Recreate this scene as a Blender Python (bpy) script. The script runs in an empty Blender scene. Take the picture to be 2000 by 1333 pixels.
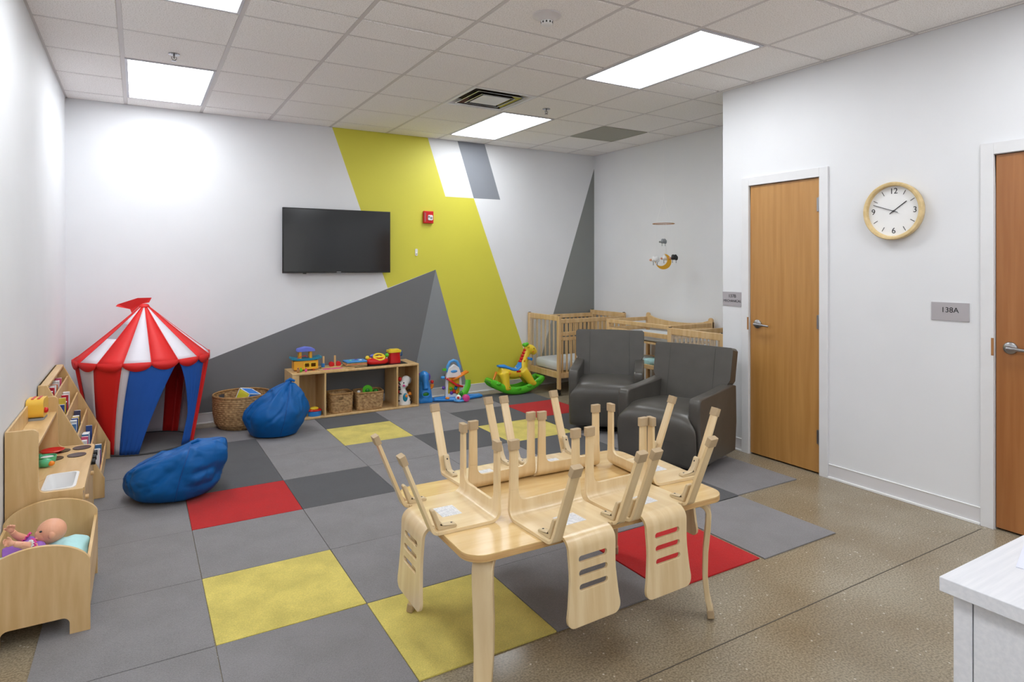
import bpy, bmesh, math, random
from math import sin, cos, pi, radians as R
from mathutils import Vector, Matrix, noise
from mathutils.geometry import tessellate_polygon
random.seed(7)
C = bpy.context.scene.collection
sc = bpy.context.scene
CZ, YB, XL, XR, XA, YN, YR = 2.9586, 6.66, -.537, 4.22, 5.228, 3.642, -2.6

# ------------------------------------------------------------------ materials
def lin(c):
    return tuple(((v/255)/12.92 if v/255 <= .04045 else ((v/255+.055)/1.055)**2.4) for v in c)
def mat(name, c, rough=.5, metal=0, var=0, scale=8, bump=0, bscale=60, emit=0, spec=.5, alpha=1, trans=0, sheen=0, coat=0, stretch=(1,1,1)):
    m = bpy.data.materials.new(name); m.use_nodes = True
    nt = m.node_tree; b = nt.nodes['Principled BSDF']; L = nt.links
    col = (*lin(c), 1)
    b.inputs['Base Color'].default_value = col
    b.inputs['Roughness'].default_value = rough; b.inputs['Metallic'].default_value = metal
    b.inputs['Specular IOR Level'].default_value = spec
    b.inputs['Transmission Weight'].default_value = trans
    b.inputs['Alpha'].default_value = alpha
    b.inputs['Sheen Weight'].default_value = sheen
    b.inputs['Coat Weight'].default_value = coat
    tc = nt.nodes.new('ShaderNodeTexCoord'); mp = nt.nodes.new('ShaderNodeMapping')
    mp.inputs['Scale'].default_value = stretch
    L.new(tc.outputs['Object'], mp.inputs['Vector'])
    n = nt.nodes.new('ShaderNodeTexNoise'); n.inputs['Scale'].default_value = scale; n.inputs['Detail'].default_value = 5
    L.new(mp.outputs[0], n.inputs['Vector'])
    r = nt.nodes.new('ShaderNodeValToRGB')
    v = max(var, .02)
    r.color_ramp.elements[0].position = .3; r.color_ramp.elements[1].position = .7
    r.color_ramp.elements[0].color = tuple(x*(1-v) for x in col[:3])+(1,)
    r.color_ramp.elements[1].color = tuple(min(1, x*(1+v)) for x in col[:3])+(1,)
    L.new(n.outputs['Fac'], r.inputs['Fac']); L.new(r.outputs['Color'], b.inputs['Base Color'])
    if bump:
        n2 = nt.nodes.new('ShaderNodeTexNoise'); n2.inputs['Scale'].default_value = bscale; n2.inputs['Detail'].default_value = 3
        L.new(mp.outputs[0], n2.inputs['Vector'])
        bp = nt.nodes.new('ShaderNodeBump'); bp.inputs['Strength'].default_value = bump; bp.inputs['Distance'].default_value = .01
        L.new(n2.outputs['Fac'], bp.inputs['Height']); L.new(bp.outputs[0], b.inputs['Normal'])
    if emit:
        b.inputs['Emission Color'].default_value = (.925, .965, 1, 1); b.inputs['Emission Strength'].default_value = emit
    return m
def wood(name, c1, c2, rough=.4, stretch=(1, 1, .08), scale=28, coat=.15):
    m = bpy.data.materials.new(name); m.use_nodes = True
    nt = m.node_tree; b = nt.nodes['Principled BSDF']; L = nt.links
    tc = nt.nodes.new('ShaderNodeTexCoord'); mp = nt.nodes.new('ShaderNodeMapping'); mp.inputs['Scale'].default_value = stretch
    L.new(tc.outputs['Object'], mp.inputs['Vector'])
    n0 = nt.nodes.new('ShaderNodeTexNoise'); n0.inputs['Scale'].default_value = 3; L.new(mp.outputs[0], n0.inputs['Vector'])
    ad = nt.nodes.new('ShaderNodeVectorMath'); ad.operation = 'MULTIPLY_ADD'
    ad.inputs[1].default_value = (.12, .12, .12); L.new(n0.outputs['Color'], ad.inputs[0]); L.new(mp.outputs[0], ad.inputs[2])
    n = nt.nodes.new('ShaderNodeTexNoise'); n.inputs['Scale'].default_value = scale; n.inputs['Detail'].default_value = 4
    L.new(ad.outputs[0], n.inputs['Vector'])
    r = nt.nodes.new('ShaderNodeValToRGB'); r.color_ramp.elements[0].position = .35; r.color_ramp.elements[1].position = .68
    r.color_ramp.elements[0].color = (*lin(c1), 1); r.color_ramp.elements[1].color = (*lin(c2), 1)
    L.new(n.outputs['Fac'], r.inputs['Fac']); L.new(r.outputs['Color'], b.inputs['Base Color'])
    b.inputs['Roughness'].default_value = rough; b.inputs['Coat Weight'].default_value = coat; b.inputs['Coat Roughness'].default_value = .25
    return m

W = dict(
 wall=mat('wall_paint', (230,231,234), .6, var=.01, scale=2, bump=.03, bscale=140),
 yellow=mat('mural_yellow', (216,209,72), .55, var=.01, scale=2, bump=.03, bscale=140),
 dark=mat('mural_dark_grey', (112,113,115), .55, var=.02, scale=3, bump=.03, bscale=140),
 dark2=mat('mural_corner_grey', (134,136,134), .55, var=.02, scale=3, bump=.03, bscale=140),
 mid=mat('mural_mid_grey', (140,144,147), .55, var=.02, scale=3, bump=.03, bscale=140),
 stripe=mat('mural_stripe_grey', (139,143,151), .55, var=.02, scale=3, bump=.03, bscale=140),
 base=mat('vinyl_base', (220,218,220), .45, var=.02, scale=3),
 white=mat('white_paint', (228,228,230), .4),
 trimw=mat('bright_trim', (240,240,240), .35),
 birch=wood('birch_ply', (206,168,112), (224,190,138), .42, (1,1,.12), 22),
 birchx=wood('birch_ply_across', (206,168,112), (226,192,140), .42, (1,.12,1), 22),
 maple=wood('maple_bentwood', (219,190,142), (233,210,168), .3, (1,.1,.1), 30, .3),
 tablew=wood('maple_tabletop', (214,178,118), (229,198,144), .25, (.12,1,1), 24, .4),
 edge=wood('ply_edge', (196,152,96), (214,174,118), .45, (.3,.3,6), 30),
 cribw=wood('crib_wood', (208,170,118), (224,192,144), .4, (1,1,.1), 26),
 oak=wood('oak_door', (176,126,66), (192,142,80), .35, (.9,.9,.05), 30, .2),
 oak2=wood('orange_door', (158,100,52), (174,116,66), .35, (.9,.9,.05), 30, .2),
 clockw=wood('clock_wood', (212,184,130), (228,202,150), .45, (1,1,1), 30),
 rubber=mat('tan_rubber', (182,158,124), .6, var=.05, scale=20),
 cream=mat('cream_plastic', (206,184,146), .35),
 steel=mat('brushed_steel', (160,160,162), .36, 1, var=.03),
 chrome=mat('chrome', (150,148,150), .25, 1),
 leather=mat('taupe_leatherette', (80,77,72), .33, var=.10, scale=7, bump=.10, bscale=14),
 seamm=mat('leather_seam', (68,66,62), .5), wclear=mat('tent_window', (214,208,214), .3, alpha=.6),
 blackm=mat('black_plastic', (20,20,21), .35),
 screen=mat('tv_screen', (14,15,16), .12, spec=.6),
 white_p=mat('white_plastic', (238,238,238), .35),
 red=mat('red_plastic', (206,24,26), .3), yel=mat('yellow_plastic', (240,208,52), .3),
 green=mat('green_plastic', (88,196,44), .3), dgreen=mat('dark_green_plastic', (44,130,40), .35),
 blue=mat('blue_plastic', (46,134,214), .3), sky=mat('sky_blue_plastic', (80,160,228), .3),
 orange=mat('orange_plastic', (240,140,36), .3), pink=mat('pink_plastic', (226,72,150), .35),
 purple=mat('purple_plastic', (104,72,170), .35), lilac=mat('periwinkle_plastic', (110,124,220), .35),
 teal=mat('teal_plastic', (24,130,160), .35), mint=mat('mint_plastic', (92,190,140), .35),
 tred=mat('tent_red', (226,32,30), .6, var=.03, scale=6, bump=.05, bscale=14),
 twhite=mat('tent_white', (226,222,230), .6, var=.02, scale=6, bump=.05, bscale=14),
 tblue=mat('tent_blue', (30,92,184), .6, var=.04, scale=6, bump=.06, bscale=14),
 bag=mat('beanbag_blue', (0,90,160), .5, spec=.3, var=.05, scale=4, bump=.12, bscale=9),
 piping=mat('beanbag_seam', (0,74,144), .5),
 sheet=mat('mattress_sheet', (216,222,226), .8, var=.04, scale=10, bump=.15, bscale=12),
 skin=mat('doll_vinyl', (232,170,138), .4, var=.03, scale=9),
 dress=mat('purple_fabric', (158,104,196), .7, var=.06, scale=20, bump=.15, bscale=40),
 frill=mat('pink_frill', (226,70,150), .7, var=.1, scale=30),
 aqua=mat('aqua_blanket', (176,220,222), .8, var=.12, scale=12, bump=.2, bscale=25),
 paleb=mat('pale_blue_blanket', (190,226,234), .8, var=.03, scale=12, bump=.2, bscale=25),
 glassd=mat('dark_burner', (60,50,44), .2, metal=.3), ink=mat('black_ink', (30,30,34), .5),
 plate=mat('sign_plate', (184,180,184), .38, metal=.25),
 concrete_dark=mat('joint_filler', (84,76,64), .7), cloth=mat('cloth_blue', (60,110,180), .8, var=.05),
 clear=mat('clear_panel', (225,230,230), .08, alpha=.12),
 grille=mat('perforated_grille', (158,156,142), .5, var=.06, scale=160),
 ceilgrid=mat('ceiling_tee', (214,209,208), .5),
 lightframe=mat('light_frame', (205,205,212), .4),
 brown=mat('brown_wood_toy', (168,118,70), .5),
 paper=mat('paper', (222,224,240), .6),
 led=mat('light_diffuser', (255,255,255), .5, emit=9.0),
)
def basket_mat(name, a, b_):
    m = mat(name, a, .7, var=.2, scale=40); nt = m.node_tree
    rr = [n for n in nt.nodes if n.type == 'VALTORGB'][0]
    rr.color_ramp.elements[0].color = (*lin(b_), 1); rr.color_ramp.elements[1].color = (*lin(a), 1)
    return m
W['basket'] = basket_mat('seagrass', (206,170,120), (140,102,62))
W['rim'] = basket_mat('basket_rim', (178,138,84), (140,100,58))

def floor_mat():
    m = bpy.data.materials.new('polished_concrete'); m.use_nodes = True
    nt = m.node_tree; b = nt.nodes['Principled BSDF']; L = nt.links
    tc = nt.nodes.new('ShaderNodeTexCoord')
    n1 = nt.nodes.new('ShaderNodeTexNoise'); n1.inputs['Scale'].default_value = 1.6; n1.inputs['Detail'].default_value = 5
    n2 = nt.nodes.new('ShaderNodeTexNoise'); n2.inputs['Scale'].default_value = 120; n2.inputs['Detail'].default_value = 3
    v = nt.nodes.new('ShaderNodeTexVoronoi'); v.inputs['Scale'].default_value = 75
    for n in (n1, n2, v): L.new(tc.outputs['Object'], n.inputs['Vector'])
    r1 = nt.nodes.new('ShaderNodeValToRGB'); r1.color_ramp.elements[0].position = .3; r1.color_ramp.elements[1].position = .7
    r1.color_ramp.elements[0].color = (*lin((146,130,104)), 1); r1.color_ramp.elements[1].color = (*lin((170,160,140)), 1)
    L.new(n1.outputs['Fac'], r1.inputs['Fac'])
    r2 = nt.nodes.new('ShaderNodeValToRGB'); r2.color_ramp.elements[0].position = .36; r2.color_ramp.elements[1].position = .62
    r2.color_ramp.elements[0].color = (.31,.28,.24,1); r2.color_ramp.elements[1].color = (1.06,1.05,1.02,1)
    L.new(n2.outputs['Fac'], r2.inputs['Fac'])
    mx = nt.nodes.new('ShaderNodeMix'); mx.data_type = 'RGBA'; mx.blend_type = 'MULTIPLY'; mx.inputs[0].default_value = .55
    L.new(r1.outputs[0], mx.inputs[6]); L.new(r2.outputs[0], mx.inputs[7])
    # sparse pale stone chips
    sp = nt.nodes.new('ShaderNodeSeparateColor'); L.new(v.outputs['Color'], sp.inputs[0])
    g = nt.nodes.new('ShaderNodeMath'); g.operation = 'GREATER_THAN'; g.inputs[1].default_value = .975; L.new(sp.outputs[0], g.inputs[0])
    lt = nt.nodes.new('ShaderNodeMath'); lt.operation = 'LESS_THAN'; lt.inputs[1].default_value = .32; L.new(v.outputs['Distance'], lt.inputs[0])
    mu = nt.nodes.new('ShaderNodeMath'); mu.operation = 'MULTIPLY'; L.new(g.outputs[0], mu.inputs[0]); L.new(lt.outputs[0], mu.inputs[1])
    m2 = nt.nodes.new('ShaderNodeMix'); m2.data_type = 'RGBA'; m2.inputs[7].default_value = (*lin((200,190,172)), 1)
    L.new(mu.outputs[0], m2.inputs[0]); L.new(mx.outputs[2], m2.inputs[6])
    L.new(m2.outputs[2], b.inputs['Base Color'])
    b.inputs['Roughness'].default_value = .24; b.inputs['Specular IOR Level'].default_value = .5
    return m
def ceil_mat():
    m = bpy.data.materials.new('acoustic_tile'); m.use_nodes = True
    nt = m.node_tree; b = nt.nodes['Principled BSDF']; L = nt.links
    tc = nt.nodes.new('ShaderNodeTexCoord')
    n2 = nt.nodes.new('ShaderNodeTexNoise'); n2.inputs['Scale'].default_value = 150; n2.inputs['Detail'].default_value = 3
    L.new(tc.outputs['Object'], n2.inputs['Vector'])
    r = nt.nodes.new('ShaderNodeValToRGB'); r.color_ramp.elements[0].position = .36; r.color_ramp.elements[1].position = .5
    r.color_ramp.elements[0].color = (*lin((226,222,218)), 1); r.color_ramp.elements[1].color = (*lin((252,249,247)), 1)
    L.new(n2.outputs['Fac'], r.inputs['Fac']); L.new(r.outputs[0], b.inputs['Base Color'])
    b.inputs['Roughness'].default_value = .9
    bp = nt.nodes.new('ShaderNodeBump'); bp.inputs['Strength'].default_value = .15; bp.inputs['Distance'].default_value = .003
    L.new(r.outputs[0], bp.inputs['Height']); L.new(bp.outputs[0], b.inputs['Normal'])
    return m
def carpet_mat(name, c, blot=0):
    m = mat(name, c, .95, var=.13, scale=170, bump=.5, bscale=260, spec=.1, sheen=.15)
    if blot:
        nt = m.node_tree; L = nt.links; b = nt.nodes['Principled BSDF']
        rr = [n for n in nt.nodes if n.type == 'VALTORGB'][0]
        n = nt.nodes.new('ShaderNodeTexNoise'); n.inputs['Scale'].default_value = 5.5; n.inputs['Detail'].default_value = 4
        tc = [x for x in nt.nodes if x.type == 'TEX_COORD'][0]; L.new(tc.outputs['Object'], n.inputs['Vector'])
        q = nt.nodes.new('ShaderNodeValToRGB'); q.color_ramp.elements[0].position = .36; q.color_ramp.elements[1].position = .6
        q.color_ramp.elements[0].color = (1-blot, 1-blot, 1-blot*1.1, 1); q.color_ramp.elements[1].color = (1,1,1,1)
        L.new(n.outputs['Fac'], q.inputs['Fac'])
        mx = nt.nodes.new('ShaderNodeMix'); mx.data_type = 'RGBA'; mx.blend_type = 'MULTIPLY'; mx.inputs[0].default_value = 1
        L.new(rr.outputs[0], mx.inputs[6]); L.new(q.outputs[0], mx.inputs[7]); L.new(mx.outputs[2], b.inputs['Base Color'])
    return m
W['floor'] = floor_mat(); W['ceil'] = ceil_mat()
W['c_grey'] = carpet_mat('carpet_grey', (138,135,137), .1); W['c_dark'] = carpet_mat('carpet_charcoal', (88,88,90), .06)
W['c_yel'] = carpet_mat('carpet_yellow', (222,204,108), .2); W['c_red'] = carpet_mat('carpet_red', (190,22,24), .08)

# ------------------------------------------------------------------ mesh kit
class MB:
    def __init__(s): s.v = []; s.f = []; s.mi = []; s.cur = 0
    def add(s, vs, fs, M=None):
        o = len(s.v)
        s.v += [(M @ Vector(v)) if M else Vector(v) for v in vs]
        s.f += [tuple(i+o for i in f) for f in fs]; s.mi += [s.cur]*len(fs)
        return s
    def box(s, x0, x1, y0, y1, z0, z1, M=None):
        vs = [(x, y, z) for z in (z0, z1) for y in (y0, y1) for x in (x0, x1)]
        return s.add(vs, [(0,2,3,1),(4,5,7,6),(0,1,5,4),(2,6,7,3),(0,4,6,2),(1,3,7,5)], M)
    def tube(s, pts, rad, n=10, flat=1, M=None, up=None, cap=True):
        pts = [Vector(p) for p in pts]; k = len(pts)
        rad = rad if isinstance(rad, (list, tuple)) else [rad]*k
        vs = []; prev = Vector(up) if up else None
        for i, p in enumerate(pts):
            t = (pts[min(i+1, k-1)]-pts[max(i-1, 0)]).normalized()
            if prev is None: prev = Vector((0,0,1)) if abs(t.z) < .9 else Vector((1,0,0))
            a = (prev - t*prev.dot(t)).normalized(); b = t.cross(a); prev = a
            for j in range(n):
                q = 2*pi*j/n; vs.append(p + a*cos(q)*rad[i]*flat + b*sin(q)*rad[i])
        fs = [(i*n+j, i*n+(j+1)%n, (i+1)*n+(j+1)%n, (i+1)*n+j) for i in range(k-1) for j in range(n)]
        if cap: fs += [tuple(range(n-1, -1, -1)), tuple((k-1)*n+j for j in range(n))]
        return s.add(vs, fs, M)
    def lathe(s, prof, n=32, M=None, cap=True, sx=1, sy=1):
        vs = [(r*cos(2*pi*j/n)*sx, r*sin(2*pi*j/n)*sy, z) for r, z in prof for j in range(n)]
        k = len(prof)
        fs = [(i*n+j, i*n+(j+1)%n, (i+1)*n+(j+1)%n, (i+1)*n+j) for i in range(k-1) for j in range(n)]
        if cap: fs += [tuple(range(n-1, -1, -1)), tuple((k-1)*n+j for j in range(n))]
        return s.add(vs, fs, M)
    def ell(s, c, r, nu=20, nv=12, M=None, rot=None, e=1.0):
        r = r if isinstance(r, (list, tuple)) else (r, r, r)
        def sp(v): return math.copysign(abs(v)**e, v)
        T = Matrix.Translation(c) @ (rot.to_matrix().to_4x4() if rot else Matrix())
        vs = []
        for i in range(nv+1):
            ph = -pi/2 + pi*i/nv
            for j in range(nu):
                th = 2*pi*j/nu
                vs.append(T @ Vector((r[0]*sp(cos(ph))*sp(cos(th)), r[1]*sp(cos(ph))*sp(sin(th)), r[2]*sp(sin(ph)))))
        fs = [(i*nu+j, i*nu+(j+1)%nu, (i+1)*nu+(j+1)%nu, (i+1)*nu+j) for i in range(nv) for j in range(nu)]
        return s.add(vs, fs, M)
    def slab(s, outline, t, M=None, holes=()):
        """outline in (a,b), thickness along c from 0 to t"""
        loops = [list(outline)]+[list(h) for h in holes]
        flat = [p for l in loops for p in l]
        tr = tessellate_polygon([[Vector((p[0], p[1], 0)) for p in l] for l in loops])
        n = len(flat)
        vs = [(p[0], p[1], 0) for p in flat]+[(p[0], p[1], t) for p in flat]
        fs = []
        for a, b, c in tr:
            A, B_, C_ = flat[a], flat[b], flat[c]
            ccw = (B_[0]-A[0])*(C_[1]-A[1])-(B_[1]-A[1])*(C_[0]-A[0]) > 0
            if not ccw: a, b, c = c, b, a
            fs += [(c, b, a), (a+n, b+n, c+n)]
        o = 0
        for l in loops:
            k = len(l)
            for i in range(k): fs.append((o+i, o+(i+1) % k, o+(i+1) % k+n, o+i+n))
            o += k
        return s.add(vs, fs, M)
    def build(s, name, m, parent=None, loc=(0,0,0), bevel=0, smooth=40, sub=0, seg=2, mods=None, solid=0, rot=None):
        me = bpy.data.meshes.new(name); me.from_pydata([tuple(v) for v in s.v], [], s.f)
        bm = bmesh.new(); bm.from_mesh(me); bmesh.ops.remove_doubles(bm, verts=bm.verts, dist=1e-5); bmesh.ops.delete(bm, geom=[v for v in bm.verts if not v.link_faces], context='VERTS')
        bmesh.ops.recalc_face_normals(bm, faces=bm.faces); bm.to_mesh(me); bm.free()
        ms = m if isinstance(m, (list, tuple)) else [m]
        for x in ms: me.materials.append(W[x] if isinstance(x, str) else x)
        if len(ms) > 1 and len(me.polygons) == len(s.mi):
            for p, k in zip(me.polygons, s.mi): p.material_index = k
        if smooth:
            me.shade_smooth(); me.set_sharp_from_angle(angle=R(smooth))
        o = bpy.data.objects.new(name, me); C.objects.link(o)
        o.location = loc
        if rot: o.rotation_euler = rot
        if parent: o.parent = parent
        if solid:
            k = o.modifiers.new('s', 'SOLIDIFY'); k.thickness = solid; k.offset = 0
        if bevel:
            k = o.modifiers.new('b', 'BEVEL'); k.width = bevel; k.segments = seg; k.limit_method = 'ANGLE'; k.angle_limit = R(35)
            k.harden_normals = False
        if sub:
            k = o.modifiers.new('u', 'SUBSURF'); k.levels = k.render_levels = sub
        return o
def tag(o, label=None, cat=None, group=None, kind=None):
    if label: o['label'] = label
    if cat: o['category'] = cat
    if group: o['group'] = group
    if kind: o['kind'] = kind
    return o
def thing(name, label, cat, loc=(0,0,0), rz=0, group=None, rot=None):
    o = bpy.data.objects.new(name, None); C.objects.link(o); o.empty_display_size = .1
    o.location = loc; o.rotation_euler = rot if rot else (0, 0, rz)
    return tag(o, label, cat, group)
def struct(name, mb, m, **k):
    return tag(mb.build(name, m, **k), kind='structure')
def copy_tree(o, parent=None):
    c = o.copy(); C.objects.link(c); c.parent = parent
    for ch in [x for x in bpy.data.objects if x.parent == o]: copy_tree(ch, c)
    return c
def remesh(o, vox, sm=4):
    k = o.modifiers.new('r', 'REMESH'); k.mode = 'VOXEL'; k.voxel_size = vox; k.use_smooth_shade = True
    if sm:
        k = o.modifiers.new('m', 'SMOOTH'); k.iterations = sm; k.factor = .5
    return o
def arc(cx, cy, r, a0, a1, n=6):
    return [(cx+r*cos(R(a0+(a1-a0)*i/n)), cy+r*sin(R(a0+(a1-a0)*i/n))) for i in range(n+1)]
def rrect(x0, x1, y0, y1, r, n=5):
    return arc(x1-r, y0+r, r, -90, 0, n)+arc(x1-r, y1-r, r, 0, 90, n)+arc(x0+r, y1-r, r, 90, 180, n)+arc(x0+r, y0+r, r, 180, 270, n)
def text(name, s, size, m, parent, M, depth=.0008):
    cu = bpy.data.curves.new(name, 'FONT'); cu.body = s; cu.size = size; cu.extrude = depth; cu.align_x = 'CENTER'; cu.align_y = 'CENTER'
    t = bpy.data.objects.new('tmp', cu); C.objects.link(t)
    dg = bpy.context.evaluated_depsgraph_get()
    me = bpy.data.meshes.new_from_object(t.evaluated_get(dg)); me.name = name
    bpy.data.objects.remove(t); me.transform(M); me.materials.clear(); me.materials.append(W[m])
    o = bpy.data.objects.new(name, me); C.objects.link(o); o.parent = parent
    return o
AX_XZ = Matrix(((1,0,0,0),(0,0,-1,0),(0,1,0,0),(0,0,0,1)))     # (a,b,c)->(a,-c,b): faces along -y
AX_YZ = Matrix(((0,0,1,0),(1,0,0,0),(0,1,0,0),(0,0,0,1)))      # (a,b,c)->(c,a,b)
def wallX(y, z, x=0):   # text/faces on the right wall, looking toward +x: right is -y, up z, out is -x
    return Matrix(((0,0,-1,x),(-1,0,0,y),(0,1,0,z),(0,0,0,1)))
def MT(x, y, z, rz=0, rx=0, ry=0):
    return Matrix.Translation((x, y, z)) @ Matrix.Rotation(rz, 4, 'Z') @ Matrix.Rotation(ry, 4, 'Y') @ Matrix.Rotation(rx, 4, 'X')

# ------------------------------------------------------------------ setting
T = .6096
mb = MB(); mb.box(XL-.1, XR+1.2, YR-.1, YB+.1, -.1, 0); struct('floor', mb, 'floor', smooth=0)
struct('trim_1', MB().box(-.5, 4.16, 1.731, 1.736, .0002, .0008), 'concrete_dark', smooth=0)
struct('wall_left', MB().box(XL-.1, XL, YR-.1, YB+.1, 0, CZ+.1), 'wall', smooth=0)
mb = MB(); wx0, wx1, wz0, wz1 = .5, 3.5, .9, 2.5  # rear wall opening, made for the added daylight window
mb.box(XL, wx0, YR-.1, YR, 0, CZ+.1); mb.box(wx1, XR, YR-.1, YR, 0, CZ+.1); mb.box(wx0, wx1, YR-.1, YR, 0, wz0); mb.box(wx0, wx1, YR-.1, YR, wz1, CZ+.1)
struct('wall_rear', mb, 'wall', smooth=0)
g = MB()
for a, b in ((wx0, wx0+.04), ((wx0+wx1)/2-.02, (wx0+wx1)/2+.02), (wx1-.04, wx1)): g.box(a, b, YR-.08, YR-.03, wz0, wz1)
g.box(wx0, wx1, YR-.08, YR-.03, wz0, wz0+.04); g.box(wx0, wx1, YR-.08, YR-.03, wz1-.04, wz1)
struct('added_window_1', g, 'white', smooth=0)  # unseen window added behind the camera to help light the room
struct('wall_alcove', MB().box(XA, XA+.1, YN-.1, YB+.1, 0, CZ+.1), 'wall', smooth=0)
# back wall with painted shapes
bm = bmesh.new()
vv = [bm.verts.new(p) for p in ((XL, YB, 0), (XA, YB, 0), (XA, YB, CZ+.1), (XL, YB, CZ+.1))]
bm.faces.new(vv)
P = {1: [(1.754,2.97),(2.837,2.97),(3.06,2.303),(3.428,2.303),(4.30,0),(3.366,0),(2.938,1.458),(2.365,1.257)],
     2: [(-.60,.18),(2.938,1.458),(2.613,0),(-.60,0)],
     3: [(2.938,1.458),(3.366,0),(2.613,0)],
     4: [(3.211,2.97),(3.570,2.97),(3.789,2.305),(3.428,2.303)],
     5: [(5.25,2.86),(4.265,0),(5.25,0)]}
for k, pl in P.items():
    for i in range(len(pl)):
        a, b = pl[i], pl[(i+1) % len(pl)]
        d = Vector((b[0]-a[0], 0, b[1]-a[1])); nrm = Vector((-d.z, 0, d.x)).normalized()
        bmesh.ops.bisect_plane(bm, geom=bm.verts[:]+bm.edges[:]+bm.faces[:], plane_co=(a[0], YB, a[1]), plane_no=nrm)
def inside(p, pl):
    r = False
    for i in range(len(pl)):
        (x1, y1), (x2, y2) = pl[i], pl[i-1]
        if (y1 > p[1]) != (y2 > p[1]) and p[0] < (x2-x1)*(p[1]-y1)/(y2-y1)+x1: r = not r
    return r
for f in bm.faces:
    c = f.calc_center_median(); f.material_index = 0
    for k, pl in P.items():
        if inside((c.x, c.z), pl): f.material_index = k
me = bpy.data.meshes.new('wall_back'); bm.to_mesh(me); bm.free()
for k in ('wall', 'yellow', 'dark', 'mid', 'stripe', 'dark2'): me.materials.append(W[k])
o = bpy.data.objects.new('wall_back', me); C.objects.link(o); tag(o, kind='structure')
sm = o.modifiers.new('s', 'SOLIDIFY'); sm.thickness = .08; sm.offset = -1 if me.polygons[0].normal.y < 0 else 1
# right wall with two door openings
D1 = (2.765, 3.374); D2 = (.78, 1.692); DH = 2.147
mb = MB()
def rw(y0, y1, z0=0, z1=CZ+.1): mb.box(XR, XR+.12, y0, y1, z0, z1)
rw(YR-.1, D2[0]-.0); rw(D2[1], D1[0]); rw(D1[1], YN); rw(D2[0], D2[1], DH); rw(D1[0], D1[1], DH)
struct('wall_right', mb, 'wall', smooth=0)
struct('wall_return', MB().box(XR+.12, XA, YN-.1, YN, 0, CZ+.1), 'wall', smooth=0)
struct('wall_closet', MB().box(XR+.3, XR+.35, YR, YN-.1, 0, CZ+.1), 'wall', smooth=0)

def door(name, lo, hi, m, hinge_side, n_h):
    g = tag(MB().box(XR+.005, XR+.05, lo+.004, hi-.004, .012, DH-.004).build(name, m, bevel=.002), kind='structure')
    fr = MB()
    w = .066
    for a, b in ((lo-w, lo), (hi, hi+w)):
        fr.box(XR-.016, XR+.0, a, b, 0, DH+w); fr.box(XR, XR+.12, a+(w-.003 if a < lo else 0), b-(0 if a < lo else w-.003), 0, DH)
    fr.box(XR-.016, XR, lo, hi, DH, DH+w)
    fr.build('door_frame', 'white', g, bevel=.003)
    for z in ((.27, 1.10, 1.95) if n_h else ()):
        hb = MB(); hy = lo if hinge_side < 0 else hi
        hb.tube([(XR-.008, hy+.001, z-.055), (XR-.008, hy+.001, z+.055)], .0075, 10)
        hb.box(XR-.001, XR+.006, hy, hy+.028, z-.05, z+.05)
        hb.build('hinge', 'steel', g, bevel=.001)
    hy = hi-.075 if hinge_side < 0 else lo+.075
    s = -1 if hinge_side < 0 else 1
    hd = MB(); zz = 1.045
    hd.lathe([(.0, 0), (.034, 0), (.035, .008), (.03, .014), (.014, .018), (.013, .042), (0, .042)], 28, wallX(hy, zz, XR+.005), cap=False)
    hd.tube([(XR-.04, hy, zz), (XR-.045, hy+s*.03, zz), (XR-.042, hy+s*.08, zz-.004), (XR-.036, hy+s*.125, zz-.008)], [.012, .011, .009, .007], 12)
    hd.build('lever_handle', 'steel', g, smooth=50)
    st = MB().box(XR-.0165, XR-.012, (hi if s < 0 else lo-.0)+.0, (hi if s < 0 else lo)+.012, zz-.05, zz+.05)
    st.build('strike_plate', 'brown', g)
    return g
door('door_1', *D1, 'oak', -1, 3)
door('door_2', *D2, 'oak2', -1, 0)

def baseboard(name, segs):
    a = MB(); b = MB()
    for x0, x1, y0, y1, nx, ny in segs:
        t = .006
        a.box(x0-(t if nx < 0 else 0), x1+(t if nx > 0 else 0), y0-(t if ny < 0 else 0), y1+(t if ny > 0 else 0), .0, .1)
        t = .018
        b.box(x0-(t if nx < 0 else 0), x1+(t if nx > 0 else 0), y0-(t if ny < 0 else 0), y1+(t if ny > 0 else 0), 0, .014)
        t = .0085
        b.box(x0-(t if nx < 0 else 0), x1+(t if nx > 0 else 0), y0-(t if ny < 0 else 0), y1+(t if ny > 0 else 0), .097, .1025)
    o = struct(name, a, 'base', bevel=.001); c = b.build('toe_strip', 'trimw', o, bevel=.002)
baseboard('baseboard_back', [(XL, XA, YB-.0005, YB, 0, -1)])
baseboard('baseboard_left', [(XL, XL+.0005, YR, YB, 1, 0)])
baseboard('baseboard_right', [(XR-.0005, XR, D2[1]+.067, D1[0]-.067, -1, 0), (XR-.0005, XR, D1[1]+.067, YN, -1, 0), (XR-.0005, XR, YR, D2[0]-.067, -1, 0)])
baseboard('baseboard_alcove', [(XA-.0005, XA, YN, YB, -1, 0)])

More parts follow.
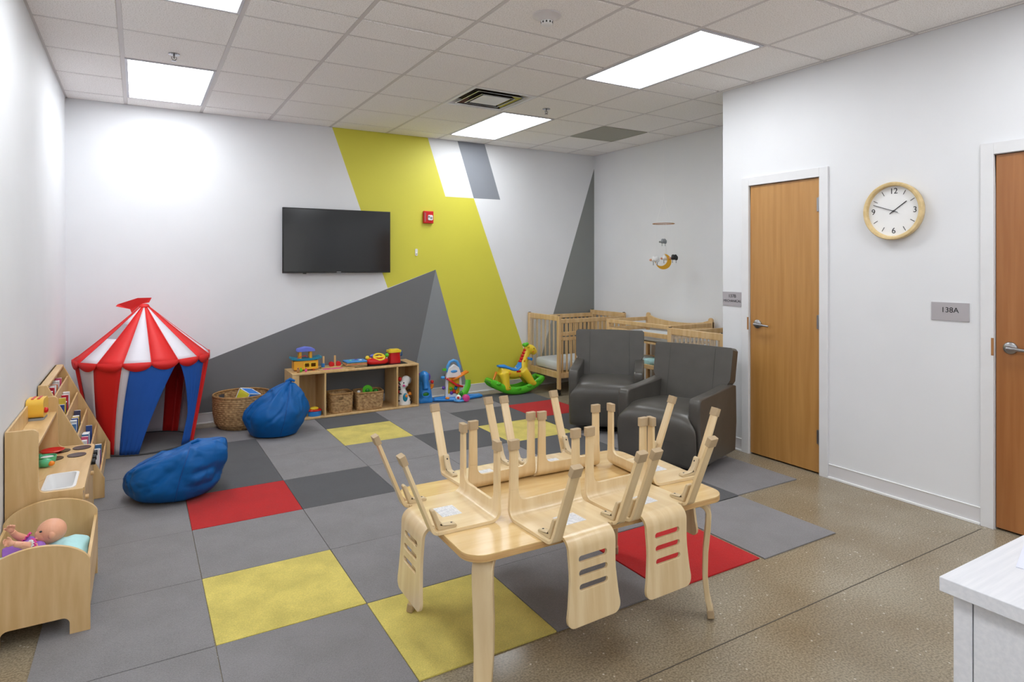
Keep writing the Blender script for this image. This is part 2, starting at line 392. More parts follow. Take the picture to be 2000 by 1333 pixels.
# ceiling: recessed tiles, tee grid, fixtures
GX, GY = -.091, 3.936
ii = range(-1, 9); jj = range(-11, 5)
lights = {(0, 2), (0, -2), (5, 2), (5, -2), (0, -6), (5, -6), (0, -10), (5, -10)}
occ = set()
for i, j in lights: occ |= {(i, j), (i, j+1)}
DIF, RET = (4, 1), (7, 2)
occ |= {DIF, RET}
cb = MB(); gb = MB(); Z0 = CZ
def clipx(y): return XR+.0 if y < YN else XA
for i in range(-1, 9):
    for j in range(-11, 5):
        x0, x1, y0, y1 = GX+i*T, GX+(i+1)*T, GY+j*T, GY+(j+1)*T
        x0 = max(x0, XL); y0 = max(y0, YR); y1 = min(y1, YB)
        if (i, j) in occ or y1-y0 < .02: continue
        parts = [(y0, y1)] if not (y0 < YN < y1) else [(y0, YN), (YN, y1)]
        for a, b in parts:
            lim = clipx((a+b)/2); xx = min(x1, lim)
            if xx-x0 < .02: continue
            g = .008
            # bevelled tegular tile
            vs = [(x0+g, a+g, Z0+.009), (xx-g, a+g, Z0+.009), (xx-g, b-g, Z0+.009), (x0+g, b-g, Z0+.009),
                  (x0+g+.008, a+g+.008, Z0+.001), (xx-g-.008, a+g+.008, Z0+.001), (xx-g-.008, b-g-.008, Z0+.001), (x0+g+.008, b-g-.008, Z0+.001)]
            cb.add(vs, [(4,5,6,7), (0,1,5,4), (1,2,6,5), (2,3,7,6), (3,0,4,7)])
cb.box(XL-.1, XA+.1, YR-.1, YB+.1, CZ+.075, CZ+.1)
struct('ceiling', cb, 'ceil', smooth=0)
for i in range(0, 9):
    x = GX+i*T; y0 = YR if x < XR else YN
    gb.box(x-.0125, x+.0125, y0, YB, Z0+.002, Z0+.01)
for j in range(-10, 5):
    y = GY+j*T; xe = XR if y < YN else XA; xa_ = XL
    for li in sorted(i_ for i_, j_ in lights if j_+1 == j):
        gb.box(xa_, GX+li*T, y-.0075, y+.0075, Z0+.003, Z0+.0095); xa_ = GX+(li+1)*T
    gb.box(xa_, xe, y-.0075, y+.0075, Z0+.003, Z0+.0095)
gb.box(XL, XL+.02, YR, YB, Z0+.002, Z0+.01); gb.box(XL, XA, YB-.02, YB, Z0+.002, Z0+.01)
gb.box(XR-.02, XR, YR, YN, Z0+.002, Z0+.01); gb.box(XA-.02, XA, YN, YB, Z0+.002, Z0+.01)
struct('trim_2', gb, 'ceilgrid', smooth=0)
LB = {(0,2): 'recessed ceiling light panel in far left corner above the tent', (0,-2): 'recessed ceiling light panel cut by the top edge, nearest the left wall',
      (5,2): 'small looking far ceiling light panel above the grey mural stripe', (5,-2): 'large bright ceiling light panel nearest the clock wall'}
for (i, j) in sorted(lights):
    x0, x1, y0, y1 = GX+i*T+.0125, GX+(i+1)*T-.0125, GY+j*T+.0125, GY+(j+2)*T-.0125
    if y0 < YR: continue
    t = thing('ceiling_light', LB.get((i, j), 'recessed ceiling light panel behind the camera, %s row' % ('left' if i == 0 else 'right')), 'light', ((x0+x1)/2, (y0+y1)/2, CZ), 0, 'recessed rectangular ceiling lights')
    a, b = (x1-x0)/2, (y1-y0)/2
    f = MB(); w = .018
    f.box(-a, a, -b, -b+w, -.002, .03); f.box(-a, a, b-w, b, -.002, .03); f.box(-a, -a+w, -b+w, b-w, -.002, .03); f.box(a-w, a, -b+w, b-w, -.002, .03)
    f.box(-a+w, a-w, -b+w, b-w, .0065, .030); f.build('frame', 'lightframe', t, bevel=.001)
    MB().box(-a+w, a-w, -b+w, b-w, .004, .006).build('diffuser', 'led', t, smooth=0)
    MB().box(-a+.002, a-.002, -b+.002, b-.002, .0302, .034).build('housing', 'lightframe', t, smooth=0)
# supply diffuser (square nested cones)
x0, y0 = GX+DIF[0]*T, GY+DIF[1]*T
t = thing('air_diffuser', 'square metal ceiling air vent with nested louvres beside the far light', 'vent', (x0+T/2, y0+T/2, CZ))
f = MB()
def ring(mb_, a0, z0, a1, z1):
    vs = [(sx*a0, sy*a0, z0) for sx, sy in ((-1,-1),(1,-1),(1,1),(-1,1))]+[(sx*a1, sy*a1, z1) for sx, sy in ((-1,-1),(1,-1),(1,1),(-1,1))]
    mb_.add(vs, [(k, (k+1) % 4, (k+1) % 4+4, k+4) for k in range(4)])
ring(f, .30, -.001, .275, -.001); ring(f, .275, -.001, .235, .045); ring(f, .30, -.001, .30, .02)
f.build('frame', 'white', t, smooth=0, solid=.002)
for a0, z0, a1, z1, nm in ((.225, -.004, .165, .04, 'louvre'), (.165, -.008, .13, .03, 'louvre')):
    f = MB(); ring(f, a0, z0, a1, z1); ring(f, a0, z0, a0-.008, z0); f.build(nm, 'chrome', t, smooth=0, solid=.0015)
MB().box(-.13, .13, -.13, .13, -.006, -.003).build('centre_plate', 'white', t)
MB().box(-.28, .28, -.28, .28, .05, .06).build('duct_plate', 'concrete_dark', t)
x0, y0 = GX+RET[0]*T, GY+RET[1]*T
t = thing('return_grille', 'flat greyish perforated return air grille in far right ceiling', 'vent', (x0+T/2, y0+T/2, CZ))
MB().box(-.29, .29, -.29, .29, -.001, .006).build('perforated_panel', 'grille', t)
f = MB(); f.box(-.3, .3, -.3, -.29, -.003, .008); f.box(-.3, .3, .29, .3, -.003, .008); f.box(-.3, -.29, -.29, .29, -.003, .008); f.box(.29, .3, -.29, .29, -.003, .008)
f.build('frame', 'grille', t)
t = thing('smoke_detector', 'round cream smoke detector on the ceiling at top centre', 'smoke detector', (2.036, 3.034, CZ))
f = MB(); f.lathe([(0, .004), (.082, .004), (.084, -.006), (.07, -.014), (.052, -.02), (.04, -.034), (0, -.034)], 40, cap=False); f.build('housing', 'ceilgrid', t)
f = MB(); f.lathe([(0, -.03), (.034, -.03), (.034, -.052), (.026, -.058), (0, -.058)], 28, cap=False); f.build('sensor_head', 'white_p', t)
f = MB()
for k in range(10): f.box(-.004, .004, .0335, .0355, -.05, -.04, Matrix.Rotation(k*pi/5, 4, 'Z'))
f.build('sensor_slot', 'blackm', t)
for (x, y, lb) in ((.215, 4.899, 'chrome fire sprinkler head beside the far left ceiling light'), (3.256, 4.86, 'chrome fire sprinkler head beside the far right ceiling light')):
    t = thing('sprinkler', lb, 'sprinkler', (x, y, CZ), 0, 'ceiling sprinkler heads')
    MB().lathe([(0, .003), (.036, .003), (.036, -.003), (.02, -.006), (0, -.006)], 28, cap=False).build('escutcheon', 'chrome', t)
    f = MB(); f.tube([(0,0,-.004), (0,0,-.03)], .006, 10); f.tube([(-.012,0,-.018), (-.016,0,-.03), (0,0,-.044)], .003, 8); f.tube([(.012,0,-.018), (.016,0,-.03), (0,0,-.044)], .003, 8)
    f.lathe([(0, -.048), (.017, -.048), (.015, -.044), (0, -.044)], 16, cap=False); f.build('nozzle', 'chrome', t)

# ------------------------------------------------------------------ carpet squares
XS = [-.345, .265, .877, 1.484, 2.09, 2.725, 3.385, 3.99]
YS = [2.135, 2.742, 3.358, 4.0, 4.603, 5.222, 5.832, 6.442]
col = {(1,1): 'yel', (2,0): 'yel', (3,5): 'yel', (5,4): 'yel', (1,3): 'red', (6,5): 'red', (4,0): 'red',
       (2,3): 'dark', (1,4): 'dark', (1,5): 'dark', (3,6): 'dark', (4,4): 'dark', (5,5): 'dark', (6,6): 'dark', (5,3): 'dark', (6,4): 'dark', (5,1): 'dark'}
lab = {(1,1): 'scuffed yellow carpet square beside the doll bed end of the room, left of the table', (2,0): 'yellow carpet square under the near left table leg',
       (3,5): 'yellow carpet square in front of the low toy shelf', (5,4): 'yellow carpet square behind the upturned chairs, in front of the far armchair',
       (1,3): 'red carpet square in front of the near blue bean bag', (6,5): 'red carpet square beside the far armchair', (4,0): 'red carpet square under the right end of the table',
       (2,3): 'charcoal carpet square right of the red one by the near bean bag', (1,4): 'charcoal carpet square directly behind the red one by the near bean bag',
       (1,5): 'charcoal carpet square between the two blue bean bags', (3,6): 'charcoal carpet square against the low toy shelf, behind a yellow one',
       (4,4): 'charcoal carpet square diagonal from the yellow one by the shelf, toward the table', (5,5): 'charcoal carpet square left of the far red one',
       (6,6): 'charcoal carpet square under the giraffe rocker edge, furthest right', (5,3): 'charcoal carpet square hidden behind the upturned chair legs, in front of the rear yellow one',
       (6,4): 'charcoal carpet square by the far armchair foot, right of the rear yellow one', (5,1): 'charcoal carpet square peeping out right of the table, between two grey ones'}
glab = {(0,0): 'grey carpet square at bottom left corner, nearest the doll bed foot', (0,1): 'grey carpet square left of the scuffed yellow one',
        (1,0): 'grey carpet square in front of the scuffed yellow one at bottom edge', (0,2): 'grey carpet square beside the doll bed head end', (1,2): 'grey carpet square between the near red one and the scuffed yellow one',
        (0,3): 'grey carpet square left of the red one by the near bean bag', (0,4): 'grey carpet square between the play kitchen and the near bean bag', (0,5): 'grey carpet square in front of the tent door',
        (0,6): 'grey carpet square under the striped tent', (1,6): 'grey carpet square in front of the big round basket', (2,6): 'grey carpet square under the far bean bag', (2,5): 'grey carpet square in front of the far bean bag',
        (2,4): 'grey carpet square behind the charcoal one at centre left', (2,2): 'grey carpet square left of the table, in front of the centre charcoal one', (2,1): 'grey carpet square right of the scuffed yellow one, by the table end',
        (3,0): 'grey carpet square under the table, between yellow and red ones', (3,1): 'grey carpet square wholly under the middle of the table', (4,1): 'grey carpet square under the table right half, behind the red one',
        (3,2): 'grey carpet square just behind the table back edge, left part', (4,2): 'grey carpet square just behind the table back edge, right part', (3,3): 'grey carpet square right of the centre charcoal one',
        (3,4): 'grey carpet square in front of the yellow one by the shelf', (4,3): 'grey carpet square behind the upturned chairs, between two charcoal ones', (4,5): 'grey carpet square right of the yellow one by the shelf',
        (4,6): 'grey carpet square in front of the blue elephant toy', (5,6): 'grey carpet square in front of the toddler activity toy', (5,0): 'grey carpet square furthest right front, on bare concrete edge',
        (5,2): 'grey carpet square in front of the near armchair', (6,1): 'grey carpet square nearest the closed narrow door', (6,2): 'grey carpet square under the near armchair', (6,3): 'grey carpet square between the two armchairs'}
for i in range(7):
    for j in range(7):
        k = col.get((i, j), 'grey')
        if (i, j) == (6, 0) or ((i, j) not in lab and (i, j) not in glab): continue
        x0, x1, y0, y1 = XS[i], XS[i+1], YS[j], YS[j+1]
        if (i, j) == (4, 0): x0, x1, y1 = 2.10, 2.752, 2.742
        if (i, j) == (5, 0): x0, x1, y0, y1 = 2.768, 3.378, 2.118, 2.776
        if (i, j) == (5, 1): x0, x1, y0, y1 = 2.76, 3.372, 2.782, 3.355
        if (i, j) == (6, 1): x0, x1, y0, y1 = 3.378, 3.99, 2.79, 3.385
        if (i, j) == (6, 2): y0 = 3.389
        if (i, j) == (4, 1): y0 = 2.746; x1 = 2.755
        if (i, j) == (3, 0): x1 = 2.094
        g = .0016
        dz = random.random()*.0015
        w, h = (x1-x0)/2-g, (y1-y0)/2-g
        ob = MB().box(-w, w, -h, h, 0, .0065+dz).build('carpet_tile', 'c_'+{'yel': 'yel', 'red': 'red', 'dark': 'dark', 'grey': 'grey'}[k], loc=((x0+x1)/2, (y0+y1)/2, 0), bevel=.0015, rot=(0, 0, random.uniform(-.003, .003)))
        tag(ob, lab.get((i, j)) or glab[(i, j)], 'carpet tile', 'carpet squares on the floor')
CF = .008

# ------------------------------------------------------------------ wall things
t = thing('television', 'black flat wall-mounted television on the back wall', 'television', (1.807, YB-.001, 1.76), R(0))
MB().box(-.562, .562, -.075, -.045, -.331, .331).build('casing', 'blackm', t, bevel=.004)
MB().box(-.552, .552, -.0765, -.0745, -.312, .322).build('screen', 'screen', t)
MB().box(-.2, .2, -.046, 0, -.15, .15).build('wall_bracket', 'blackm', t)
MB().box(-.022, .022, -.0775, -.0755, -.3245, -.3185).build('logo_strip', 'steel', t)
MB().box(-.36, -.33, -.072, -.05, -.339, -.33).build('sensor', 'blackm', t)
MB().box(-.07, .07, -.075, -.05, -.334, -.331).build('lower_lip', 'steel', t)
t = thing('fire_alarm', 'red fire alarm box with white strobe on the yellow stripe', 'fire alarm', (2.838, YB, 2.054))
MB().box(-.06, .06, -.035, 0, -.07, .07).build('housing', 'red', t, bevel=.006)
MB().slab(rrect(-.012, .046, -.035, .025, .012), .012, AX_XZ @ Matrix.Translation((0, 0, .033))).build('strobe', 'white_p', t, bevel=.002)
f = MB(); f.ell((.0, -.047, .005), (.011,.004,.011)); f.ell((.026, -.047, -.008), (.013,.004,.013)); f.box(-.05, -.047, -.0375, -.034, -.05, .05); f.box(-.04, -.037, -.0375, -.034, -.05, .05)
f.build('strobe_lens', 'mid', t)
t = thing('wall_hook', 'small white plastic hook stuck on the yellow stripe', 'hook', (2.70, YB, 1.655))
MB().slab(rrect(-.015, .015, -.04, .04, .012), .008, AX_XZ).build('back_plate', 'white_p', t, bevel=.002)
MB().tube([(0,-.006,-.005), (0,-.02,-.02), (0,-.03,-.015), (0,-.032,-.002)], [.006,.006,.005,.005], 10).build('hook_arm', 'white_p', t)

# clock
CY, CZk = 2.2405, 1.861
t = thing('wall_clock', 'round wall clock with pale wood rim and white face', 'clock', (XR, CY, CZk))
F0 = wallX(0, 0, 0)
MB().lathe([(.0, 0), (.170, 0), (.184, .012), (.187, .045), (.182, .052), (.166, .052), (.162, .048), (.161, .02), (0, .02)], 72, F0, cap=False).build('rim', 'clockw', t, smooth=50)
MB().lathe([(0, .021), (.1612, .021), (.1612, .024), (0, .024)], 64, F0, cap=False).build('dial', 'white_p', t)
for k in range(12):
    a = k*pi/6
    if k % 3 == 0: continue
    MB().box(-.0017, .0017, .118, .148, .0242, .0255, F0 @ Matrix.Rotation(-a, 4, 'Z')).build('hour_mark', 'ink', t)
for s, x, y in (('12', 0, .128), ('3', .13, 0), ('6', 0, -.128), ('9', -.13, 0)):
    text('numeral', s, .052, 'ink', t, F0 @ Matrix.Translation((x, y, .0245)))
def hand(nm, ang, L_, w, z):
    MB().box(-w, w, -.03, L_, z, z+.0015, F0 @ Matrix.Rotation(-ang, 4, 'Z')).build(nm, 'ink', t)
hand('hour_hand', R(54), .10, .0025, .027); hand('minute_hand', R(290), .135, .002, .030)
MB().lathe([(0, .024), (.006, .024), (.005, .033), (0, .033)], 16, F0, cap=False).build('hub', 'ink', t)
# room signs
t = thing('room_sign', 'small grey plate reading 137B MECHANICAL beside the narrow door', 'sign', (XR, 3.5405, 1.2335))
MB().box(-.0985, .0985, -.057, .057, 0, .006, F0).build('plate', 'plate', t, bevel=.001)
text('lettering', '137B', .038, 'ink', t, F0 @ Matrix.Translation((0, .022, .0062)))
text('lettering', 'MECHANICAL', .0285, 'ink', t, F0 @ Matrix.Translation((0, -.018, .0062)))
t = thing('room_sign', 'wide grey plate reading 138A beside the orange door at right edge', 'sign', (XR, 1.9215, 1.2315))
MB().box(-.1035, .1035, -.055, .055, 0, .006, F0).build('plate', 'plate', t, bevel=.001)
text('lettering', '138A', .045, 'ink', t, F0 @ Matrix.Translation((0, .008, .0062)))

# ------------------------------------------------------------------ table
TZ = .530; CF_ = 0; KS = 1.0314
t = thing('activity_table', 'low maple rectangular table carrying six upturned chairs', 'table', (1.575, 2.243, CF_), R(-1.3))
ol = rrect(-.613, .613, -.374, .388, .078, 8)
tt = MB().slab(ol, .026, MT(0, 0, TZ-.026)).build('tabletop', 'tablew', t, bevel=.004)
rim = MB().slab(rrect(-.6133, .6133, -.3743, .3883, .0783, 8), .018, MT(0, 0, TZ-.023), holes=[rrect(-.605, .605, -.366, .380, .070, 8)]).build('edge_band', 'edge', t)
def strip(path, widths, th, M=None, mb_=None):
    """bent strip: path of (r,z) in a vertical plane (local +y = outward r), width along x"""
    m_ = mb_ or MB(); k = len(path); vs = []
    for i, (r, z) in enumerate(path):
        a = Vector(path[min(i+1, k-1)])-Vector(path[max(i-1, 0)]); a.normalize(); nx, nz = -a.y, a.x
        w = widths[i] if isinstance(widths, (list, tuple)) else widths
        for sx, sn in ((-1,-1), (1,-1), (1,1), (-1,1)):
            vs.append((sx*w/2, r+nx*th/2*sn, z+nz*th/2*sn))
    fs = [(i*4+j, i*4+(j+1) % 4, (i+1)*4+(j+1) % 4, (i+1)*4+j) for i in range(k-1) for j in range(4)]
    fs += [(3,2,1,0), tuple((k-1)*4+j for j in range(4))]
    return m_.add(vs, fs, M)
for sx, sy in ((-1,-1), (1,-1), (-1,1), (1,1)):
    ang = math.atan2(sy, sx)-pi/2
    M = MT(sx*.497, sy*.286, .0088, ang)
    pth = [(-.08, TZ-.0458), (-.02, TZ-.0458)] + [(.02+.045*sin(R(q)), TZ-.0458-.045+.045*cos(R(q))) for q in range(0, 100, 12)]
    pth += [(.062, .38), (.052, .28), (.05, .17), (.06, .08), (.072, .03)]
    L_ = strip(pth, [.076]*(len(pth)-3)+[.072, .066, .062], .022, M).build('leg', 'maple', t, bevel=.003)
    strip([(.0695, .035), (.075, 0.0)], .068, .028, M).build('foot_cap', 'rubber', L_, bevel=.003)

# ------------------------------------------------------------------ bentwood chair (upright, origin on floor under seat centre, front = +y)
HS, TH = .29, .012
def sheet(outline, holes, pathfn, cuts, th=TH):
    loops = [list(outline)]+[list(h) for h in holes]
    flat = [Vector((p[0], p[1], 0)) for l in loops for p in l]
    tr = tessellate_polygon([[Vector((p[0], p[1], 0)) for p in l] for l in loops])
    bm = bmesh.new(); vs = [bm.verts.new(p) for p in flat]
    for a, b, c in tr:
        try: bm.faces.new((vs[a], vs[b], vs[c]))
        except ValueError: pass
    for s_ in cuts:
        bmesh.ops.bisect_plane(bm, geom=bm.verts[:]+bm.edges[:]+bm.faces[:], plane_co=(0, s_, 0), plane_no=(0, 1, 0))
    bmesh.ops.recalc_face_normals(bm, faces=bm.faces)
    m_ = MB(); bm.verts.ensure_lookup_table(); bm.verts.index_update()
    m_.v = []; n = len(bm.verts)
    for sgn in (-1, 1):
        for v in bm.verts:
            y, z, ny, nz = pathfn(v.co.y)
            m_.v.append(Vector((v.co.x, y+ny*sgn*th/2, z+nz*sgn*th/2)))
    for f in bm.faces:
        ids = [v.index for v in f.verts]
        m_.f.append(tuple(ids)); m_.f.append(tuple(i+n for i in reversed(ids)))
    for e in bm.edges:
        if len(e.link_faces) == 1:
            a, b = e.verts[0].index, e.verts[1].index; m_.f.append((a, b, b+n, a+n))
    m_.mi = [0]*len(m_.f); bm.free()
    return m_
def front_path(s):      # s=0 rear of seat -> front legs down
    Rr = .036; y1 = .094
    if s < y1+.115: return (-.115+s, HS, 0, 1)
    s2 = s-(y1+.115); L_ = Rr*pi/2
    if s2 < L_:
        a = s2/Rr; return (y1+Rr*sin(a), HS-Rr+Rr*cos(a), sin(a), cos(a))
    return (y1+Rr, HS-Rr-(s2-L_), 1, 0)
SF = .115+.094+.036*pi/2
SEND = SF+HS-.036
def back_path(s):       # s=0 rear of seat -> backrest upward
    Rr = .040; A = R(87); L_ = Rr*A
    if s < L_:
        a = s/Rr; return (-.107-Rr*sin(a), HS+Rr-Rr*cos(a), sin(a), cos(a))
    d = s-L_; bow = .018*sin(min(1, d/.26)*pi)
    return (-.107-Rr*sin(A)-d*cos(A), HS+Rr-Rr*cos(A)+d*sin(A), sin(A), cos(A))
def rear_path(s):       # rear leg: short bend downward then raked back
    Rr = .022; A = R(68); L_ = Rr*A
    if s < L_:
        a = s/Rr; return (-.115-Rr*sin(a), HS-Rr+Rr*cos(a), -sin(a), cos(a))
    d = s-L_
    return (-.115-Rr*sin(A)-d*cos(A), HS-Rr+Rr*cos(A)-d*sin(A), -sin(A), cos(A))
RL = .022*R(68)+(HS-.022+.022*cos(R(68)))/sin(R(68))
def cuts(a, b, n): return [a+(b-a)*i/n for i in range(1, n)]
hw, lw = .170, .037
def make_chair():
    t = thing('stacking_chair', 'x', 'chair', (0,0,0), 0, 'small bentwood chairs upturned on the table')
    sU = SF+.022                                   # flat bottom of the U cut
    o1 = [(-hw+.056, 0), (-hw+.056, .0075), (hw-.056, .0075), (hw-.056, 0), (hw, 0), (hw, SF-.01), (hw-.004, sU+.045), (hw-.004-lw, sU+.045)] \
        + [(p[0], p[1]) for p in arc(hw-.004-lw-.034, sU+.034, .034, 0, -90, 6)] + [(p[0], p[1]) for p in arc(-(hw-.004-lw-.034), sU+.034, .034, -90, -180, 6)] \
        + [(-(hw-.004-lw), sU+.045), (-(hw-.004), sU+.045), (-hw, SF-.01), (-hw, 0)]
    sheet(o1, [], front_path, cuts(.2, SF+.002, 12)).build('seat', 'maple', t, bevel=.001, smooth=30)
    for sg in (-1, 1):
        a, b = hw-.004, hw-.004-lw
        o2 = [(sg*b, sU+.045), (sg*a, sU+.045), (sg*(a-.002), SEND-.02), (sg*(b+.002), SEND-.02)]
        l = sheet(o2, [], front_path, []).build('leg', 'maple', t, bevel=.001)
        MB().slab(rrect(-.0215, .0215, -.0115, .0115, .004, 2), .036, MT(sg*(a+b)/2, .130, 0)).build('leg_cap', 'rubber', l, bevel=.003)
        a, b = hw, hw-.048
        o3 = [(sg*b, 0), (sg*a, 0), (sg*(a-.004), .05), (sg*(a-.005), RL-.02), (sg*(b+.005), RL-.02), (sg*(b+.003), .05)]
        l = sheet(o3, [], rear_path, cuts(0, .03, 6)).build('leg', 'maple', t, bevel=.002)
        y, z, ny, nz = rear_path(RL-.018)
        M = Matrix.Translation(((a+b)/2*sg, y, z)) @ Matrix.Rotation(-(pi/2-R(68)), 4, 'X')
        MB().slab(rrect(-.0215, .0215, -.0115, .0115, .004, 2), .036, M @ Matrix.Translation((0, 0, -.018))).build('leg_cap', 'rubber', l, bevel=.003)
        # plastic corner bracket on the underside
        xc = sg*(hw-.026); q = HS-TH/2
        pr = [(-.112, q), (-.04, q), (-.036, q-.006), (-.045, q-.014), (-.090, q-.016), (-.106, q-.035), (-.122, q-.072), (-.131, q-.077), (-.138, q-.072), (-.118, q-.018)]
        MB().slab(pr, .026, Matrix.Translation((xc-.013, 0, 0)) @ AX_YZ).build('corner_bracket', 'cream', t, bevel=.004)
        f = MB(); f.ell((xc, -.055, q-.013), (.005,.005,.003), 10, 6); f.ell((xc, -.119, q-.058), (.005,.005,.005), 10, 6); f.build('screw', 'ink', t)
    bh = .30
    def bw(s):
        return .108 if s < .07 else (.108-.004*sin((s-.07)/.08*pi/2) if s < .15 else .104+.018*((s-.15)/.16)**1.2)
    ss = [0, .03, .07, .10, .13, .16, .19, .22, .25]
    SM = .319
    rt = [(bw(min(s, .31))-.002, s) for s in ss] + [(.118, .28)] + [(p[0], p[1]) for p in arc(.118-.03, SM-.03, .03, 0, 90, 6)]
    ob = rt + [(-x, s) for x, s in reversed(rt)]
    ob = [(x, s) for x, s in ob]
    hs = []
    for k, s0 in enumerate((.083, .131, .179)):
        hs.append(list(reversed(rrect(-.064, .064, s0, s0+.022, .0105, 4))))
    sheet(ob, hs, back_path, cuts(0, .064, 10)).build('backrest', 'maple', t, bevel=.002, smooth=30)
    lb = MB(); lb.box(-.055, .04, -.05, .03, HS-TH/2-.0006, HS-TH/2-.0001)
    lb.build('sticker', 'stick', t, smooth=0)
    return t
def sticker_mat():
    m = mat('care_label', (226,226,228), .5); nt = m.node_tree; L = nt.links; b = nt.nodes['Principled BSDF']
    tc = [n for n in nt.nodes if n.type == 'TEX_COORD'][0]
    w = nt.nodes.new('ShaderNodeTexWave'); w.bands_direction = 'Y'; w.inputs['Scale'].default_value = 55
    n = nt.nodes.new('ShaderNodeTexNoise'); n.inputs['Scale'].default_value = 90
    L.new(tc.outputs['Object'], w.inputs['Vector']); L.new(tc.outputs['Object'], n.inputs['Vector'])
    mu = nt.nodes.new('ShaderNodeMath'); mu.operation = 'MULTIPLY'; L.new(w.outputs['Fac'], mu.inputs[0]); L.new(n.outputs['Fac'], mu.inputs[1])
    r = nt.nodes.new('ShaderNodeValToRGB'); r.color_ramp.elements[0].position = .35; r.color_ramp.elements[1].position = .5
    r.color_ramp.elements[0].color = (*lin((228,228,230)), 1); r.color_ramp.elements[1].color = (*lin((168,172,184)), 1)
    L.new(mu.outputs[0], r.inputs['Fac']); L.new(r.outputs[0], b.inputs['Base Color'])
    return m
W['stick'] = sticker_mat()
chair0 = make_chair()
CHS = [  # x, y, z-rotation, label
 (1.028, 2.205, pi/2+R(-1), 'upturned maple chair on the left end of the table, backrest hanging over that end'),
 (1.367, 1.908, pi+R(2), 'upturned maple chair at the table front, its slotted backrest nearest the camera'),
 (1.727, 1.912, pi+R(1.5), 'upturned maple chair at the table front right, backrest in front of the red square'),
 (1.358, 2.502, R(2), 'upturned maple chair on the back left side of the table'),
 (1.710, 2.484, R(-2.5), 'upturned maple chair in the middle of the table back side, near the far armchair'),
 (2.047, 2.172, -pi/2+R(-4), 'upturned maple chair on the right end of the table, in front of the near armchair')]
for k, (x, y, rz, lb) in enumerate(CHS):
    o = chair0 if k == 0 else copy_tree(chair0)
    o.scale = (KS, KS, KS); o.location = (x*KS, y*KS, TZ+(HS+TH/2)*KS+.0006); o.rotation_euler = (pi, 0, rz); o['label'] = lb

# ------------------------------------------------------------------ armchairs
def armchair(name, lb, FL, f):
    """FL = front left corner as seen by the viewer; f = facing direction; local: +y back, x to viewer's right"""
    f = Vector((f[0], f[1])).normalized(); r = Vector((-f.y, f.x))     # viewer's right when facing the chair
    w = .66
    base = Vector(FL)+r*w/2
    ang = math.atan2(r.y, r.x)
    t = thing(name, lb, 'armchair', (base.x, base.y, 0), ang, 'dark taupe upholstered armchairs')
    # local: x right, y backwards
    h = w/2
    f1 = MB(); pr = [(.045,.075), (.04,.10), (.04,.36), (.06,.40), (.62,.40), (.62,.075)]
    f1.slab(pr, w-.02, Matrix.Translation((-h+.01, 0, 0)) @ AX_YZ); f1.build('base', 'leather', t, bevel=.012, seg=3)
    g = MB(); nx = 24; prf = [(.56,.440), (.40,.452), (.22,.464), (.10,.466), (.03,.458), (-.01,.438), (-.035,.405), (-.045,.36), (-.042,.30), (-.036,.20), (-.03,.10), (-.02,.078), (.05,.078)]
    vs = []
    for q, (yy, zz) in enumerate(prf):
        inner = h-.082 if zz > .41 else h-.082+.072*min(1, max(0, (.425-zz)/.06))
        if q < 5: inner = h-.082
        for k in range(nx+1):
            u = -1+2*k/nx; crown = .010*(1-u*u) if q < 6 else 0
            vs.append((u*inner, yy+(.018*abs(u)**6 if q >= 4 else 0), zz+crown))
    g.add(vs, [(a_*(nx+1)+k, a_*(nx+1)+k+1, (a_+1)*(nx+1)+k+1, (a_+1)*(nx+1)+k) for a_ in range(len(prf)-1) for k in range(nx)])
    g.build('seat_cushion', 'leather', t, solid=.012, sub=1, smooth=60)
    for sx in (-1, 1):
        a = MB(); pr = [(.03,.085), (.012,.25), (.0,.40), (-.006,.50), (.004,.552), (.03,.568), (.25,.575), (.56,.60), (.655,.58), (.665,.30), (.64,.085)]
        x0 = -h if sx < 0 else h-.084
        a.slab(pr, .084, Matrix.Translation((x0, 0, 0)) @ AX_YZ); a.build('armrest', 'leather', t, bevel=.016, seg=4)
    bk = MB(); W1, W2 = h+.0, h-.082
    ol = [(-W2,.0), (W2,.0), (W2,.17), (W1-.03,.215), (W1-.004,.26), (W1,.49), (W1-.018,.508), (0,.512), (-W1+.018,.508), (-W1,.49), (-W1+.004,.26), (-W1+.03,.215), (-W2,.17)]
    M = Matrix.Translation((0, .53, .37)) @ Matrix.Rotation(R(-11), 4, 'X') @ AX_XZ @ Matrix.Translation((0, 0, -.06))
    bk.slab(ol, .10, M); bk.build('backrest', 'leather', t, bevel=.020, seg=5)
    bb = MB(); bb.slab([(-h+.1,.0), (h-.1,.0), (h-.1,.4), (-h+.1,.4)], .05, Matrix.Translation((0, .655, .12)) @ AX_XZ); bb.build('back_panel', 'leather', t, bevel=.015)
    s = MB()
    s.lathe([(0, .0), (.24, .0), (.24, .018), (.21, .03), (.05, .035), (.05, .08), (0, .08)], 40, MT(0, .33, CF), cap=False); s.build('swivel_base', 'blackm', t)
    # stitched seams
    for xx in (-.19, .19):
        y0 = .462
        sm_ = MB(); P0 = [M @ Vector((xx, q, .1005)) for q in (.03, .12, .25, .38, .49)]
        sm_.tube(P0, .0014, 6); sm_.build('seam', 'seamm', t)
    MB().tube([(-h+.06, -.0405, .25), (0, -.0465, .252), (h-.06, -.0405, .25)], .0016, 6).build('seam', 'seamm', t)
    return t
armchair('glider_armchair', 'dark taupe leatherette armchair nearest the cribs, facing the camera', (3.335, 4.62), (-.685, -.729))
armchair('glider_armchair', 'dark taupe leatherette armchair nearest the narrow door, behind the table', (3.16, 3.735), (-.953, -.303))
